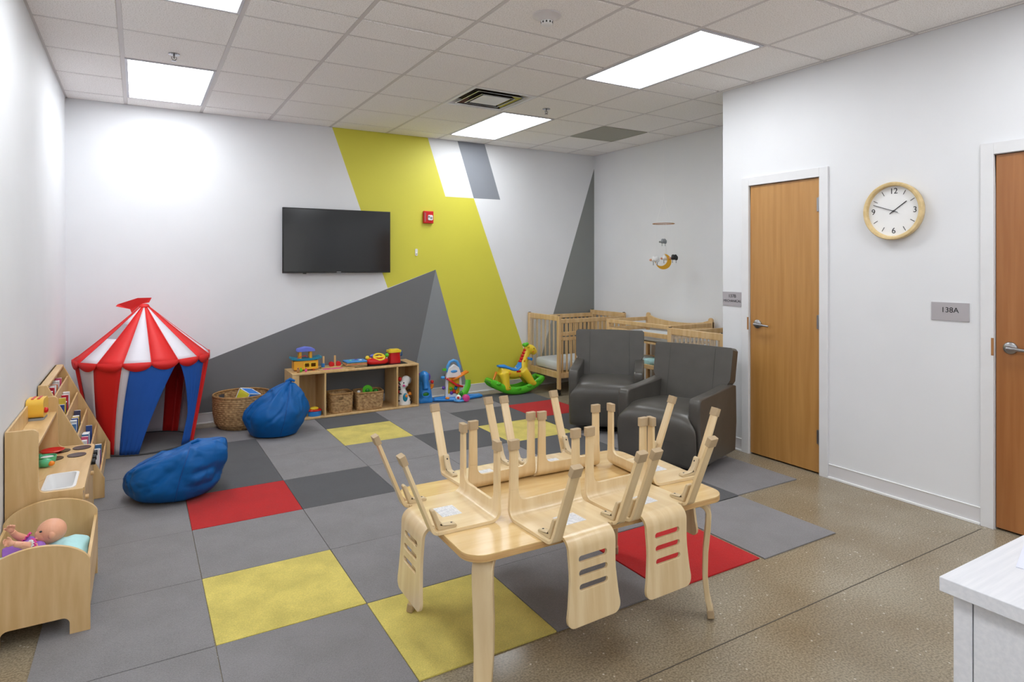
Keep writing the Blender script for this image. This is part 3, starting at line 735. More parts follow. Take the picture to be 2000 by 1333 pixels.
# ------------------------------------------------------------------ cribs and changing table
def crib(lb, x0, x1, y0, y1, clear_end=True):
    t = thing('crib', lb, 'crib', ((x0+x1)/2, (y0+y1)/2, 0), 0, 'slatted wooden cribs in the alcove')
    a, b = (x1-x0)/2, (y1-y0)/2; p = .032
    H_ = .924
    for sx, sy in ((-1,-1), (1,-1), (-1,1), (1,1)):
        l = MB().box(sx*(a-p/2)-p/2, sx*(a-p/2)+p/2, sy*(b-.024)-.024, sy*(b-.024)+.024, .075, H_).build('post', 'cribw', t, bevel=.003)
        c = MB(); cx, cy = sx*(a-p/2), sy*(b-.024)
        c.tube([(cx-.012, cy, .027), (cx+.012, cy, .027)], .026, 18); c.tube([(cx, cy, .04), (cx, cy, .076)], .006, 8); c.box(cx-.016, cx+.016, cy-.02, cy+.02, .05, .06); c.build('caster', 'blackm', l, bevel=.001)
        q = MB(); q.box(cx-.012, cx+.012, cy-.01, cy+.01, H_-.006, H_+.006); q.build('corner_cap', 'ink', l)
    for sx in (-1, 1):
        e = MB(); xc = sx*(a-p/2)
        e.box(xc-.012, xc+.012, -b+.048, b-.048, H_-.062, H_-.002); e.build('end_rail', 'cribw', t, bevel=.003)
        e = MB(); e.box(xc-.013, xc+.013, -b+.048, b-.048, .20, .275); e.build('lower_end_rail', 'cribw', t, bevel=.003)
        n = 7 if sx > 0 else 0
        for k in range(n):
            yy = -b+.048+(2*b-.096)*(k+.5)/n
            MB().box(xc-.006, xc+.006, yy-.011, yy+.011, .27, H_-.06).build('spindle', 'cribw', t, bevel=.002)
        if sx < 0:
            MB().box(xc-.017, xc-.014, -b+.05, b-.05, .29, H_-.065).build('clear_panel', 'clear', t)
    for sy in (-1, 1):
        yc = sy*(b-.02)
        e = MB(); e.box(-a+p, a-p, yc-.012, yc+.012, .835, .885); e.build('side_rail', 'cribw', t, bevel=.004)
        e = MB(); e.box(-a+p, a-p, yc-.012, yc+.012, .20, .26); e.build('lower_side_rail', 'cribw', t, bevel=.003)
        if sy < 0:
            MB().box(-a+p, a-p, yc-.013, yc+.013, .69, .735).build('gate_rail', 'cribw', t, bevel=.003)
            MB().box(-a+p, a-p, yc-.012, yc+.012, .635, .675).build('gate_rail', 'cribw', t, bevel=.003)
        n = 15
        for k in range(n):
            xx = -a+p+(2*a-2*p)*(k+.5)/n
            if sy < 0:
                sp = MB(); sp.box(xx-.010, xx+.010, yc-.006, yc+.006, .73, .84); sp.box(xx-.010, xx+.010, yc-.006, yc+.006, .255, .64)
            else:
                sp = MB().box(xx-.010, xx+.010, yc-.006, yc+.006, .255, .84)
            sp.build('spindle', 'cribw', t, bevel=.002)
    MB().box(-a+p, a-p, -b+.045, b-.045, .245, .265).build('mattress_board', 'birch', t)
    m_ = tag(MB().ell((0, 0, 0), (a-p-.01, b-.055, .058), 40, 14, e=.28).build('mattress', 'sheet', loc=((x0+x1)/2, (y0+y1)/2, .265+.06), smooth=60),
             'white fitted-sheet mattress in the '+('far' if y0 > 5 else 'near')+' crib', 'mattress', 'crib mattresses')
crib('wooden slatted crib in the far corner, beside the giraffe rocker', 4.165, 5.17, 5.955, 6.632)
crib('wooden slatted crib half hidden by the white wall corner, behind the near armchair', 4.285, 5.19, 3.69, 4.355)
t = thing('changing_table', 'wooden baby changing table with scrolled back rail between the two cribs', 'changing table', (4.87, 5.085, 0))
a, b = .315, .50
for sx, sy in ((-1,-1), (1,-1), (-1,1), (1,1)):
    MB().box(sx*(a-.018)-.018, sx*(a-.018)+.018, sy*(b-.02)-.02, sy*(b-.02)+.02, 0, .905 if sx < 0 else .915).build('post', 'cribw', t, bevel=.004)
for z0, z1 in ((.862, .905), (.765, .812)):
    MB().box(-a+.004, -a+.026, -b+.04, b-.04, z0, z1).build('front_rail', 'cribw', t, bevel=.004)
    for sy in (-1, 1): MB().box(-a+.036, a-.036, sy*(b-.02)-.01, sy*(b-.02)+.01, z0, z1).build('side_rail', 'cribw', t, bevel=.004)
pr = [(-b, .80), (b, .80)]
top = [(b, .925)]+[(b-.03+.03*cos(R(q)), .93+.026*sin(R(q))) for q in range(0, 181, 30)]
top += [(b-.06-(2*b-.12)*k/12, .925-.05*sin(pi*k/12)**.6-.0) for k in range(0, 13)]
top += [(-b+.03+.03*cos(R(q)), .93+.026*sin(R(q))) for q in range(0, 181, 30)]
MB().slab(pr+top, .022, Matrix.Translation((a-.03, 0, 0)) @ AX_YZ).build('back_rail', 'cribw', t, bevel=.003)
MB().box(-a+.02, a-.02, -b+.02, b-.02, .690, .707).build('top_shelf', 'cribw', t)
MB().box(-a+.01, a-.01, -b+.01, b-.01, .44, .458).build('middle_shelf', 'cribw', t, bevel=.003)
MB().box(-a+.01, a-.01, -b+.01, b-.01, .14, .158).build('lower_shelf', 'cribw', t, bevel=.003)
MB().box(-a+.004, -a+.024, -b+.04, b-.04, .43, .475).build('shelf_rail', 'cribw', t, bevel=.003)
tag(MB().ell((0,0,0), (.26,.43,.03), 32, 10, e=.3).build('changing_pad', 'sheet', loc=(4.87, 5.085, .707+.031), smooth=60), 'white pad lying on top of the changing table', 'pad')
for k, (yy, m_) in enumerate(((-.28,'sheet'), (-.12,'aqua'), (.05,'sheet'))):
    tag(MB().ell((0,0,0), (.12,.07,.035), 20, 10, e=.5).build('folded_cloth', m_, loc=(4.70, 5.085+yy, .458+.036)),
        ['white folded cloth on the changing table shelf, nearest the near crib', 'aqua folded cloth on the changing table shelf', 'white folded cloth on the changing table shelf, nearest the far crib'][k], 'cloth', 'folded cloths on the changing table shelf')

# hanging mobile
mx, my = 4.9, 5.035
t = thing('baby_mobile', 'hanging baby mobile with wooden ring, sheep and yellow moon', 'mobile', (mx, my, CZ))
f = MB(); f.tube([(.115*cos(q*pi/16), .115*sin(q*pi/16), -1.0) for q in range(33)], .004, 8, cap=False); f.build('ring', 'brown', t)
f = MB()
for k in range(4): f.tube([(.115*cos(k*pi/2), .115*sin(k*pi/2), -1.0), (0, 0, -.72)], .0007, 5)
f.tube([(0,0,0), (0,0,-.72)], .0007, 5); f.build('thread', 'trimw', t)
vr = Vector((.8598, -.5106, 0))      # side direction as seen across the room
def sheep(dx, z, m_, s=1, back=0, top=-1.0):
    o_ = vr*dx + Vector((.5106, .8598, 0))*back
    g = MB()
    for q in range(7):
        g.ell((o_.x+vr.x*.018*s*cos(q), o_.y+vr.y*.018*s*cos(q), z+.012*s*sin(q*1.9)), .017*s, 10, 8)
    g.ell((o_.x, o_.y, z), (.03*s,.024*s,.024*s), 14, 10)
    b_ = g.build('sheep', m_, t)
    h = MB(); h.ell((o_.x-vr.x*.04*s, o_.y-vr.y*.04*s, z-.006*s), (.014*s,.012*s,.011*s), 12, 8); h.build('head', 'skin' if m_ != 'mid' else 'mid', b_)
    for q in (-.018, .016):
        MB().tube([(o_.x+vr.x*q*s, o_.y+vr.y*q*s, z-.015*s), (o_.x+vr.x*q*s, o_.y+vr.y*q*s, z-.052*s)], .003*s, 6).build('leg', 'mid', b_)
    MB().tube([(o_.x, o_.y, z+.01), (o_.x, o_.y, top)], .0006, 5).build('thread', 'trimw', b_)
sheep(.002, -1.19, 'mid', 1.0, .0); sheep(-.095, -1.385, 'white_p', 1.25, -.03); sheep(.035, -1.37, 'white_p', 1.1, .05); sheep(.112, -1.365, 'blackm', 1.15, -.02)
f = MB(); n = 24; R0, R1 = .085, .07
ol = [(R0*cos(R(q)), R0*sin(R(q))) for q in range(-200, 71, 15)] + [(-.028+R1*cos(R(q)), .022+R1*sin(R(q))) for q in range(60, -190, -15)]
M = Matrix.Translation((0, 0, -1.41)) @ Matrix.Rotation(R(-30.7), 4, 'Z') @ AX_XZ @ Matrix.Translation((0,0,-.006))
f.slab(ol, .012, M); f.build('moon', 'orange', t, bevel=.003)
MB().tube([(.03*vr.x, .03*vr.y, -1.33), (.03*vr.x, .03*vr.y, -1.0)], .0006, 5).build('thread', 'trimw', t)
W['moony'] = mat('moon_yellow', (226,170,40), .6); bpy.data.objects['moon'].data.materials[0] = W['moony']

# ------------------------------------------------------------------ play tent
TCX, TCY = .050, 6.145
TR, BR_, RIM, TOP = .50, .365, .737, 1.165
t = thing('circus_tent', 'red and white striped circus play tent with blue door flaps', 'tent', (TCX, TCY, CF))
vd = math.atan2(-TCY, -TCX)      # direction to camera
def th_(deg):                     # deg measured as seen: 90 = toward the viewer, 0 = viewer's right
    return vd + R(90-deg)*-1*-1*-1 if False else vd + R(deg-90)*-1
def pt(deg, r, z): a_ = th_(deg); return Vector((r*cos(a_), r*sin(a_), z))
# find orientation: viewer's right must be deg 0
if pt(0, 1, 0).dot(Vector((.8598, -.5106, 0))) < 0:
    def th_(deg): return vd + R(deg-90)
B0 = 84.4
def roofpt(deg, s): # s 0 rim..1 apex
    k = (deg-B0)/22.5; r = TR*(1-s)+.018*s
    sag = -.004*sin(pi*s)
    return pt(deg, r+sag*.6, RIM+(TOP-RIM)*s+sag)
roofp = t
for k in range(16):
    a0 = B0+22.5*k; m_ = 'twhite' if k % 2 == 0 else 'tred'
    g = MB(); ns = 12
    win = (k == 2)
    rows = []
    for s_ in range(ns+1):
        s = s_/ns
        e0, e1 = roofpt(a0, s), roofpt(a0+22.5, s)
        rows.append([e0, (e0+e1)/2*1.0 + Vector((0,0,.0)), e1])
    vs = [v for r_ in rows for v in r_]
    fs = [(i*3+j, i*3+j+1, (i+1)*3+j+1, (i+1)*3+j) for i in range(ns) for j in range(2) if not (win and 5 <= i <= 7)]
    g.add(vs, fs); o = g.build('roof_panel', m_, t, solid=.002, smooth=60)
    if win:
        g = MB(); g.add(vs, [(i*3+j, i*3+j+1, (i+1)*3+j+1, (i+1)*3+j) for i in (5, 6, 7) for j in range(2)]); g.build('clear_window', 'wclear', o)
    # seam cord and scallop
    g = MB(); g.tube([roofpt(a0, s_/8)+Vector((0,0,.002)) for s_ in range(9)], .0035, 6); g.build('seam', 'tred', t)
    e0, e1 = pt(a0, TR+.004, RIM), pt(a0+22.5, TR+.004, RIM)
    n = 10; vs = []
    for i in range(n+1):
        u = i/n; p0 = e0.lerp(e1, u); vs += [p0+Vector((0,0,.012)), p0-Vector((0,0,.012+.045*sin(pi*u)**.7))]
    g = MB(); g.add(vs, [(2*i, 2*i+2, 2*i+3, 2*i+1) for i in range(n)]); g.build('scallop', 'tred', t, solid=.003)
# side walls
def wallpt(deg, s, r0=None, ripple=0):   # s 0 bottom .. 1 top
    rr = BR_*(1-s)+(TR-.012)*s
    return pt(deg, rr+ripple, .012+(RIM-.012)*s)
def tw(d, s):
    return d+(17*(1-s) if 100 <= d <= 108 else (13*(1-s) if d == 134 else (6*(1-s) if d == 156 else 0)))
def wpanel(d0, d1, m_, nm='wall_panel', rp=.004):
    n, ns = max(3, int(abs(d1-d0)/4)), 12; vs = []
    for s_ in range(ns+1):
        for i in range(n+1):
            s = s_/ns; e0, e1 = tw(d0, s), tw(d1, s); d = e0+(e1-e0)*i/n
            vs.append(wallpt(d, s, None, rp*sin(i*1.9+s*2)*(1-abs(2*s-1))))
    g = MB(); g.add(vs, [(i+j*(n+1), i+1+j*(n+1), i+1+(j+1)*(n+1), i+(j+1)*(n+1)) for j in range(ns) for i in range(n)])
    return g.build(nm, m_, t, solid=.002, smooth=60)
seq = [(100.5, 107.5, 'twhite'), (107.5, 134, 'tred'), (134, 156, 'twhite'), (156, 180, 'tred')]
for a0, a1, m_ in seq: wpanel(a0, a1, m_)
k = 0; a0 = 180
while a0 < 378-.1:
    a1 = min(a0+22.5, 378); wpanel(a0, a1, ['twhite', 'tred'][k % 2]); a0 = a1; k += 1
wpanel(18, 28, 'tred', 'wall_panel', .002)
# door flaps: left one hangs from 62..100.5 and is drawn left at the bottom
def flap(dt0, dt1, f0, f1, nm='door_flap'):
    n, ns = 14, 16; vs = []
    for s_ in range(ns+1):
        s = s_/ns
        a_, b_ = f0(s), f1(s)
        for i in range(n+1):
            d = a_+(b_-a_)*i/n
            rp = .012*sin(i*2.2+s*3)*min(1, (1-s)*3+.15)
            vs.append(wallpt(d, s, None, .006+rp*(.35 if dt1-dt0 > 30 else 1)))
    g = MB(); g.add(vs, [(i+j*(n+1), i+1+j*(n+1), i+1+(j+1)*(n+1), i+(j+1)*(n+1)) for j in range(ns) for i in range(n)])
    return g.build(nm, 'tblue', t, solid=.002, smooth=60)
flap(62, 100.5, lambda s: 62+34*(1-s)**.9, lambda s: tw(100.5, s))
flap(28, 62, lambda s: 28+0*s, lambda s: 62-26*(1-s**1.2)**.8 if s > .35 else 62-26*(1-.35**1.2)**.8+8*(.35-s))
# poles, base hoop, ground sheet, hub, pennant
for d in (18, 90, 162, 234, 306):
    if d == 90: continue
    MB().tube([wallpt(d, 0)+Vector((0,0,.0)), wallpt(d, 1, None, .004)], .016 if d == 18 else .011, 10).build('pole_sleeve', 'tred', t)
g = MB(); g.tube([pt(d, BR_+.002, .008) for d in range(0, 361, 8)], .006, 8, cap=False); g.build('base_hoop', 'c_dark', t)
g = MB(); g.lathe([(0, .0), (BR_, .0), (BR_, .004), (0, .004)], 48, cap=False); g.build('ground_sheet', 'c_grey', t)
g = MB(); g.lathe([(.0, TOP-.02), (.032, TOP-.03), (.04, TOP-.01), (.03, TOP+.006), (.018, TOP+.012), (0, TOP+.012)], 20, cap=False); g.build('top_cap', 'tred', t)
vrt = Vector((.8598, -.5106, 0)); vf = Vector((-.5106, -.8598, 0))
A_ = Vector((0,0,TOP+.012)); 
pn = [A_+vrt*.06+Vector((0,0,.052)), A_+vrt*.045+Vector((0,0,.012)), A_-vrt*.02+Vector((0,0,.0)), A_-vrt*.10+Vector((0,0,-.075)), A_-vrt*.12+Vector((0,0,-.045)), A_-vrt*.235+Vector((0,0,-.02)), A_-vrt*.225+Vector((0,0,-.004)), A_-vrt*.05+Vector((0,0,.05))]
pn = [p+vf*.012*(i % 2) for i, p in enumerate(pn)]
g = MB(); g.add(pn, [(0,1,2,7), (2,3,4,7), (4,5,6,7)]); g.build('pennant', 'tred', t, solid=.004, smooth=0)

# ------------------------------------------------------------------ bean bags
def bag(name, lb, loc, rx, ry, h, peak, rz, lean, fold, tl=0):
    t = thing(name, lb, 'bean bag', loc, rz, 'blue bean bags on the carpet')
    nu, nv = 120, 70; g = MB(); vs = []
    for i in range(nv+1):
        v = i/nv
        for j in range(nu):
            a = 2*pi*j/nu
            ph = v*pi
            # radius profile: flat floor contact, full belly, gathered top
            if peak > .5:
                z = (1-cos(ph))/2; r = .70*(z/.02)**.5 if z < .02 else (.70+.30*sin((z-.02)/.38*pi/2) if z < .40 else max(0, 1-((z-.40)/.60)**1.5)**.85)
                z = z**.95
            else:
                r = max(0, sin(ph))**.46; z = (1-cos(ph))/2
            z = max(z, .0)
            # creases run down from the gathered top
            cr = fold*(abs(sin(a*3.5+2.2*noise.noise(Vector((cos(a)*1.3, sin(a)*1.3, v*2))))) - .5)*max(0, v-.25)**1.1
            nz_ = noise.noise(Vector((cos(a)*1.6+7, sin(a)*1.6, v*3)))*.07
            n3 = -abs(noise.noise(Vector((cos(a)*2.6, sin(a)*2.6+4, v*4.5))))*.13*max(0, v-.12)-.035*max(0, 1-abs(noise.noise(Vector((cos(a)*2.1+9, sin(a)*2.1, v*6)))*9))*max(0, v-.15)
            r *= 1-cr+nz_+n3
            x = rx*r*cos(a)+lean[0]*z**2; y = ry*r*sin(a)+lean[1]*z**2
            zz = z*h*(1+(.10*noise.noise(Vector((cos(a)*r*2, sin(a)*r*2, 3))) if peak < .5 else 0)+tl*cos(a)*r*(z if z > .0 else 0))
            def rdg(f_, o_): return max(0, 1-abs(noise.noise(Vector((x*f_+o_, y*f_, zz*f_*1.2))))*5.5)
            dd = (.016*rdg(5, 3)+.004*rdg(9, 11))*min(1, max(0, z-.10)*4)
            x -= dd*cos(a); y -= dd*sin(a); zz -= dd*.5*z
            vs.append((x, y, zz if zz > .0 else 0))
    fs = [(i*nu+j, i*nu+(j+1) % nu, (i+1)*nu+(j+1) % nu, (i+1)*nu+j) for i in range(nv) for j in range(nu)]
    g.add(vs, fs); g.build('cover', 'bag', t, smooth=80)
    # piping seams following the surface
    for j in (8, 68, 98):
        g = MB(); pts = [Vector(vs[i*nu+j])*1.0 for i in range(8, nv-3, 3)]
        g.tube(pts, .0035, 6); g.build('seam', 'piping', t)
    tp = Vector(vs[(nv-1)*nu]); g = MB(); g.tube([tp-Vector((.04,0,.012)), tp+Vector((0,0,.008)), tp+Vector((.04,0,-.010))], [.010,.014,.010], 10); g.build('handle', 'bag', t, smooth=80)
bag('bean_bag', 'flattened blue bean bag in front of the tent, nearest the camera', (.195, 4.67, CF), .300, .27, .325, 0, R(-25), (.10, .0), .16, .22)
bag('bean_bag', 'upright pointed blue bean bag beside the low toy shelf', (1.045, 5.90, CF), .272, .25, .47, 1, R(-20), (.13, .03), .40)

# ------------------------------------------------------------------ woven baskets
def basket(name, lb, loc, rz, prof, sx, sy, rows, cols, th=.012, e=1, window=None, rimr=.009, group='woven seagrass baskets'):
    t = thing(name, lb, 'basket', loc, rz, group)
    def P_(a, r, out=0):
        c, s = cos(a), sin(a)
        q = (abs(c)**(2/e)+abs(s)**(2/e))**(-e/2) if e != 1 else 1
        return (sx*r*c*q+out*c, sy*r*s*q+out*s)
    H_ = prof[-1][1]
    def rad(z):
        for (r0, z0), (r1, z1) in zip(prof, prof[1:]):
            if z0 <= z <= z1: return r0+(r1-r0)*(z-z0)/(z1-z0)
        return prof[-1][0]
    nu = cols*4; nv = rows*4; vs = []
    for i in range(nv+1):
        z = H_*i/nv; row = int(i/4)
        for j in range(nu):
            a = 2*pi*j/nu
            w = abs(sin(pi*i/4))*(.5+.5*sin(a*cols+(row % 2)*pi))
            x, y = P_(a, rad(z), .0065*w)
            vs.append((x, y, z))
    def hole(i, j):
        if not window: return False
        a = 360*j/nu; z = i/nv
        return any(abs((a-w0+180) % 360-180) < w1 and z0 < z < z1 for w0, w1, z0, z1 in window)
    g = MB(); g.add(vs, [(i*nu+j, i*nu+(j+1) % nu, (i+1)*nu+(j+1) % nu, (i+1)*nu+j) for i in range(nv) for j in range(nu) if not hole(i, j)])
    g.build('woven_wall', 'basket', t, solid=.006, smooth=70)
    g = MB(); n = 60; g.tube([(*P_(2*pi*k/n, rad(H_)), H_) for k in range(n+1)], rimr, 8, cap=False); g.build('rim', 'rim', t)
    g = MB(); g.add([(*P_(2*pi*k/n, rad(0)), .004) for k in range(n)], [tuple(range(n))]); g.build('bottom', 'basket', t, solid=.006)
    return t
basket('round_basket', 'large round woven basket holding a soft cube, between tent and bean bag', (.842, 6.375, CF), R(10),
       [(.19, 0), (.228, .05), (.245, .15), (.247, .30)], 1, 1, 16, 34, window=[(-62, 9, .66, .90), (118, 9, .66, .90)])
basket('square_basket', 'smaller square woven basket on the left side of the shelf middle bay', (1.765, 6.40, .030), R(0), [(.10, 0), (.108, .19)], 1.05, .98, 12, 18, e=.35, window=[(-100, 10, .68, .84)])
basket('square_basket', 'wider woven basket with green toys on the right side of the shelf middle bay', (2.06, 6.40, .030), R(-6), [(.13, 0), (.142, .175)], 1.0, .82, 11, 24, e=.35)
# soft cube in the basket
t = thing('fabric_block', 'soft toy cube with yellow and blue faces in the round basket', 'toy block', (.885, 6.33, .266), 0)
M = MT(0, 0, 0, R(35), R(18), R(12)); g = MB(); s = .075
g.ell((0,0,0), (s,s,s), 32, 20, e=.35, M=M); 
for i_ in range(len(g.f)):
    c = sum((g.v[k] for k in g.f[i_]), Vector())/len(g.f[i_]); q = M.inverted() @ c
    g.mi[i_] = 1 if q.x < -.85*s and abs(q.x) >= max(abs(q.y), abs(q.z)) else (0 if q.z > .7*s or q.y < -.7*s else 2)
W['cubey'] = mat('cube_yellow', (214,208,60), .8, var=.05); W['cubeb'] = mat('cube_blue', (56,124,206), .8, var=.05)
g.build('cover', ['cubeb', 'cubey', 'cubeb'], t, smooth=60)
g = MB()
for a_ in (-1, 1):
    for b_ in (-1, 1):
        g.tube([M @ Vector((a_*s*.92, b_*s*.92, -s*.85)), M @ Vector((a_*s*.92, b_*s*.92, s*.85))], .004, 6)
        g.tube([M @ Vector((a_*s*.92, -s*.85, b_*s*.92)), M @ Vector((a_*s*.92, s*.85, b_*s*.92))], .004, 6)
        g.tube([M @ Vector((-s*.85, a_*s*.92, b_*s*.92)), M @ Vector((s*.85, a_*s*.92, b_*s*.92))], .004, 6)
g.build('piping', 'white_p', t)

# ------------------------------------------------------------------ low shelf and what is on it
SX0, SX1, SY0, SY1, SZ = 1.272, 2.570, 6.262, 6.636, .466
t = thing('toy_shelf', 'low birch toy shelf under the grey mural, with open bays', 'shelf', ((SX0+SX1)/2, (SY0+SY1)/2, 0))
hx, hy = (SX1-SX0)/2, (SY1-SY0)/2
MB().box(-hx, hx, -hy, hy, SZ-.02, SZ).build('top_board', 'birch', t, bevel=.004)
MB().box(-hx, hx, -hy, hy, .008, .028).build('bottom_board', 'birch', t, bevel=.004)
for x in (-hx, 1.578-1.921+.0, 2.322-1.921, hx-.018):
    MB().box(x, x+.018, -hy+.003, hy-.003, .028, SZ-.02).build('side_panel' if abs(x) > .5 else 'divider', 'birch', t, bevel=.002)
MB().box(-hx+.018, 1.578-1.921, hy-.014, hy-.006, .028, SZ-.02).build('back_panel', 'birch', t)
MB().box(2.34-1.921, hx-.018, hy-.014, hy-.006, .028, SZ-.02).build('back_panel', 'birch', t)
MB().box(-hx+.0, -hx+.066, -hy-.001, -hy+.014, .028, SZ-.02).build('front_stile', 'birch', t, bevel=.002)
g = MB(); g.box(-.02, .545, -hy+.06, hy-.03, SZ, SZ+.003); g.build('black_inlay', 'blackm', t)
def TS(px): return px
# ark toy house
t = thing('toy_ark', 'yellow toy boat house with teal deck and purple roof on the shelf', 'toy', (1.435, 6.44, SZ), R(-2))
g = MB(); ol = [(-.115,.018), (.105,.018), (.112,.10), (-.120,.10)]
hl = [rrect(-.018, .026, .038, .075, .003, 1), rrect(.042, .088, .038, .075, .003, 1)]
g.slab(ol, .006, Matrix.Translation((0, -.055, 0)) @ AX_XZ, holes=[list(reversed(h)) for h in hl]); g.box(-.115, .105, .055, .061, .018, .10); g.box(-.12, -.112, -.06, .06, .018, .10); g.box(.104, .112, -.06, .06, .018, .10); g.box(-.112, .104, -.06, .06, .014, .02)
g.build('hull', 'yel', t, bevel=.001); bpy.data.objects['hull'].data.materials[0] = W['orange2'] = mat('amber_plastic', (236,170,48), .35)
g = MB()
for h in ((-.018, .026), (.042, .088)):
    g.slab(rrect(h[0]-.006, h[1]+.006, .032, .081, .004, 2), .003, Matrix.Translation((0, -.0605, 0)) @ AX_XZ, holes=[list(reversed(rrect(h[0], h[1], .038, .075, .003, 1)))])
g.build('window_frame', 'yel', t)
g = MB(); vs = []
for i in range(13):
    u = -.145+.29*i/12; z = .102+.016*(abs(u)/.145)**2.5
    vs += [(u, -.068, z), (u, .068, z), (u, .068, z+.02), (u, -.068, z+.02)]
g.add(vs, [(i*4+j, i*4+(j+1) % 4, (i+1)*4+(j+1) % 4, (i+1)*4+j) for i in range(12) for j in range(4)]+[(3,2,1,0), (48,49,50,51)]); g.build('deck', 'teal', t, bevel=.002)
for x in (-.055, .045):
    for y in (-.03, .03): MB().box(x-.012, x+.012, y-.008, y+.008, .118, .195).build('cabin_post', W['orange2'], t, bevel=.001)
g = MB(); g.slab([(-.085,.19), (.085,.19), (.08,.212), (.06,.222), (.0,.232), (-.05,.222), (-.078,.214)], .11, Matrix.Translation((0, .055, 0)) @ AX_XZ); g.build('roof', 'lilac', t, bevel=.003)
g = MB(); g.tube([(-.09,-.062,.128), (-.05,-.066,.145), (-.01,-.06,.152), (.01,-.05,.13)], .003, 6); g.build('crane_arm', 'red', t)
for sx in (-.08, .07): MB().tube([(sx,-.05,.009), (sx,.05,.009)], .009, 12).build('wheel', 'red', t)
# small loose pieces left of the ark
for x, y, m_, r_, nm, lb in ((1.335, 6.30, 'brown', .022, 'wooden_puzzle_piece', 'brown wooden toy piece at the left front corner of the shelf top'),
                         (1.41, 6.31, 'pink', .016, 'toy_figure', 'small pink toy figure lying in front of the toy boat house'),
                         (1.37, 6.34, 'green', .018, 'toy_figure', 'small green toy figure standing before the toy boat house')):
    g = MB(); g.ell((0,0,r_*.9), (r_*.7, r_*.6, r_*.9), 14, 10); g.ell((0,0,r_*2.0), r_*.45, 12, 8); g.ell((r_*.6,0,r_*1.1), (r_*.4,r_*.3,r_*.3), 10, 6)
    tag(g.build(nm, m_, loc=(x, y, SZ)), lb, 'toy', 'small toys in front of the boat house')
# flat wooden trays/puzzles
g = MB(); g.slab(rrect(-.14, .14, -.055, .055, .02), .008, MT(0,0,0)); b_ = tag(g.build('wooden_puzzle_board', 'birch', loc=(1.68, 6.335, SZ), bevel=.002), 'flat wooden puzzle board with pink picture on the shelf top', 'puzzle')
g = MB(); g.ell((-.06,0,.009), (.045,.03,.003), 20, 6); g.ell((.04,.005,.009), (.06,.028,.003), 20, 6); g.build('picture_piece', 'frill', b_)
t = thing('peg_stacker', 'wooden peg stacker with two posts and red rings on the shelf', 'toy', (1.68, 6.47, SZ))
MB().box(-.09, .11, -.03, .03, 0, .012).build('base', 'birch', t, bevel=.002)
for x, h_ in ((-.06, .12), (.055, .12)): MB().box(x-.009, x+.009, -.006, .006, .012, h_).build('post', 'birch', t, bevel=.001)
for x, z, m_ in ((.02, .033, 'red'), (.09, .033, 'red')): MB().tube([(x,-.02,z), (x,.02,z)], .026, 20).build('ring', m_, t, bevel=.003)
g = MB(); g.lathe([(0,.012), (.018,.012), (.018,.05), (0,.05)], 16, MT(-.068, -.01, 0), cap=False); g.build('peg_cup', 'blue', t)
for k in range(4):
    ob = MB().box(-.105, .105, -.08, .08, 0, .0095).build('board_puzzle', ['birch', 'birch', 'birch', 'sky'][k], loc=(1.925+.004*(k % 2), 6.42, SZ+.0035+k*.0155), bevel=.001, rot=(0, 0, R([3,-2,2,-1][k])))
    e = MB().box(-.103, .103, -.078, .078, .0095, .0125).build('picture_layer', ['blackm', 'tred', 'blackm', 'sky'][k], ob)
    tag(ob, ['wooden board puzzle at the bottom of the stack', 'wooden board puzzle second from the bottom of the stack', 'wooden board puzzle just under the blue topped one in the stack', 'blue topped board puzzle on top of the stack'][k], 'puzzle', 'stacked board puzzles on the shelf')
    if k == 3:
        for x, y, m_ in ((-.05,.0,'mint'), (.02,.03,'purple'), (.05,-.02,'white_p')): MB().ell((x,y,.014), (.018,.013,.005), 12, 6).build('puzzle_piece', m_, ob)
# steering wheel toy
t = thing('steering_wheel_toy', 'red toy dashboard with yellow steering wheel on the shelf', 'toy', (2.155, 6.40, SZ+.004), R(-4))
g = MB(); g.ell((0,0,.035), (.115,.075,.036), 32, 12, e=.7); g.build('dashboard', 'red', t)
g = MB(); g.lathe([(.0,0), (.12,0), (.12,.01), (0,.012)], 36, MT(0,0,0), cap=False, sy=.66); g.build('base', 'blackm', t)
M = MT(.02, -.015, .078, 0, R(28)); g = MB(); g.tube([M @ Vector((.055*cos(q*pi/14), .055*sin(q*pi/14), 0)) for q in range(29)], .011, 10, cap=False); g.box(-.05,.05,-.012,.012,-.006,.006, M); g.ell((0,0,.003), (.022,.02,.012), M=M); g.build('steering_wheel', 'yel', t)
MB().ell((-.10,0,.075), .022, 16, 10).build('horn', 'yel', t); MB().ell((-.075,-.01,.055), .022, 16, 10).build('button', 'orange', t)
MB().ell((-.03,.045,.085), (.03,.02,.018), 16, 10).build('indicator', 'lilac', t)
g = MB(); g.ell((.105,-.01,.092), .021, 16, 10); g.build('gear_knob', 'green', t); MB().tube([(.1,-.01,.03), (.105,-.01,.085)], .006, 8).build('gear_stick', 'white_p', t)
# shape sorter bucket
t = thing('shape_sorter', 'red toy bucket with yellow lid at right end of the shelf top', 'toy', (2.355, 6.44, SZ+.0035), R(0))
g = MB(); g.slab(rrect(-.062, .062, -.055, .055, .02), .112); 
for i_, v in enumerate(g.v):
    k_ = 1-.12*v.z/.112; v.x *= k_; v.y *= k_
g.build('bucket', 'red', t, bevel=.003)
g = MB(); g.slab(rrect(-.07, .07, -.062, .062, .025), .022, MT(0,0,.112, 0)); g.slab(rrect(-.05, .05, -.04, .04, .02), .01, MT(0,0,.134)); g.build('lid', 'yel', t, bevel=.004)
g = MB(); g.tube([(.066,-.05,.118), (.083,-.02,.09), (.088,.0,.07), (.07,.03,.075)], .008, 8); g.build('handle', 'blue', t)
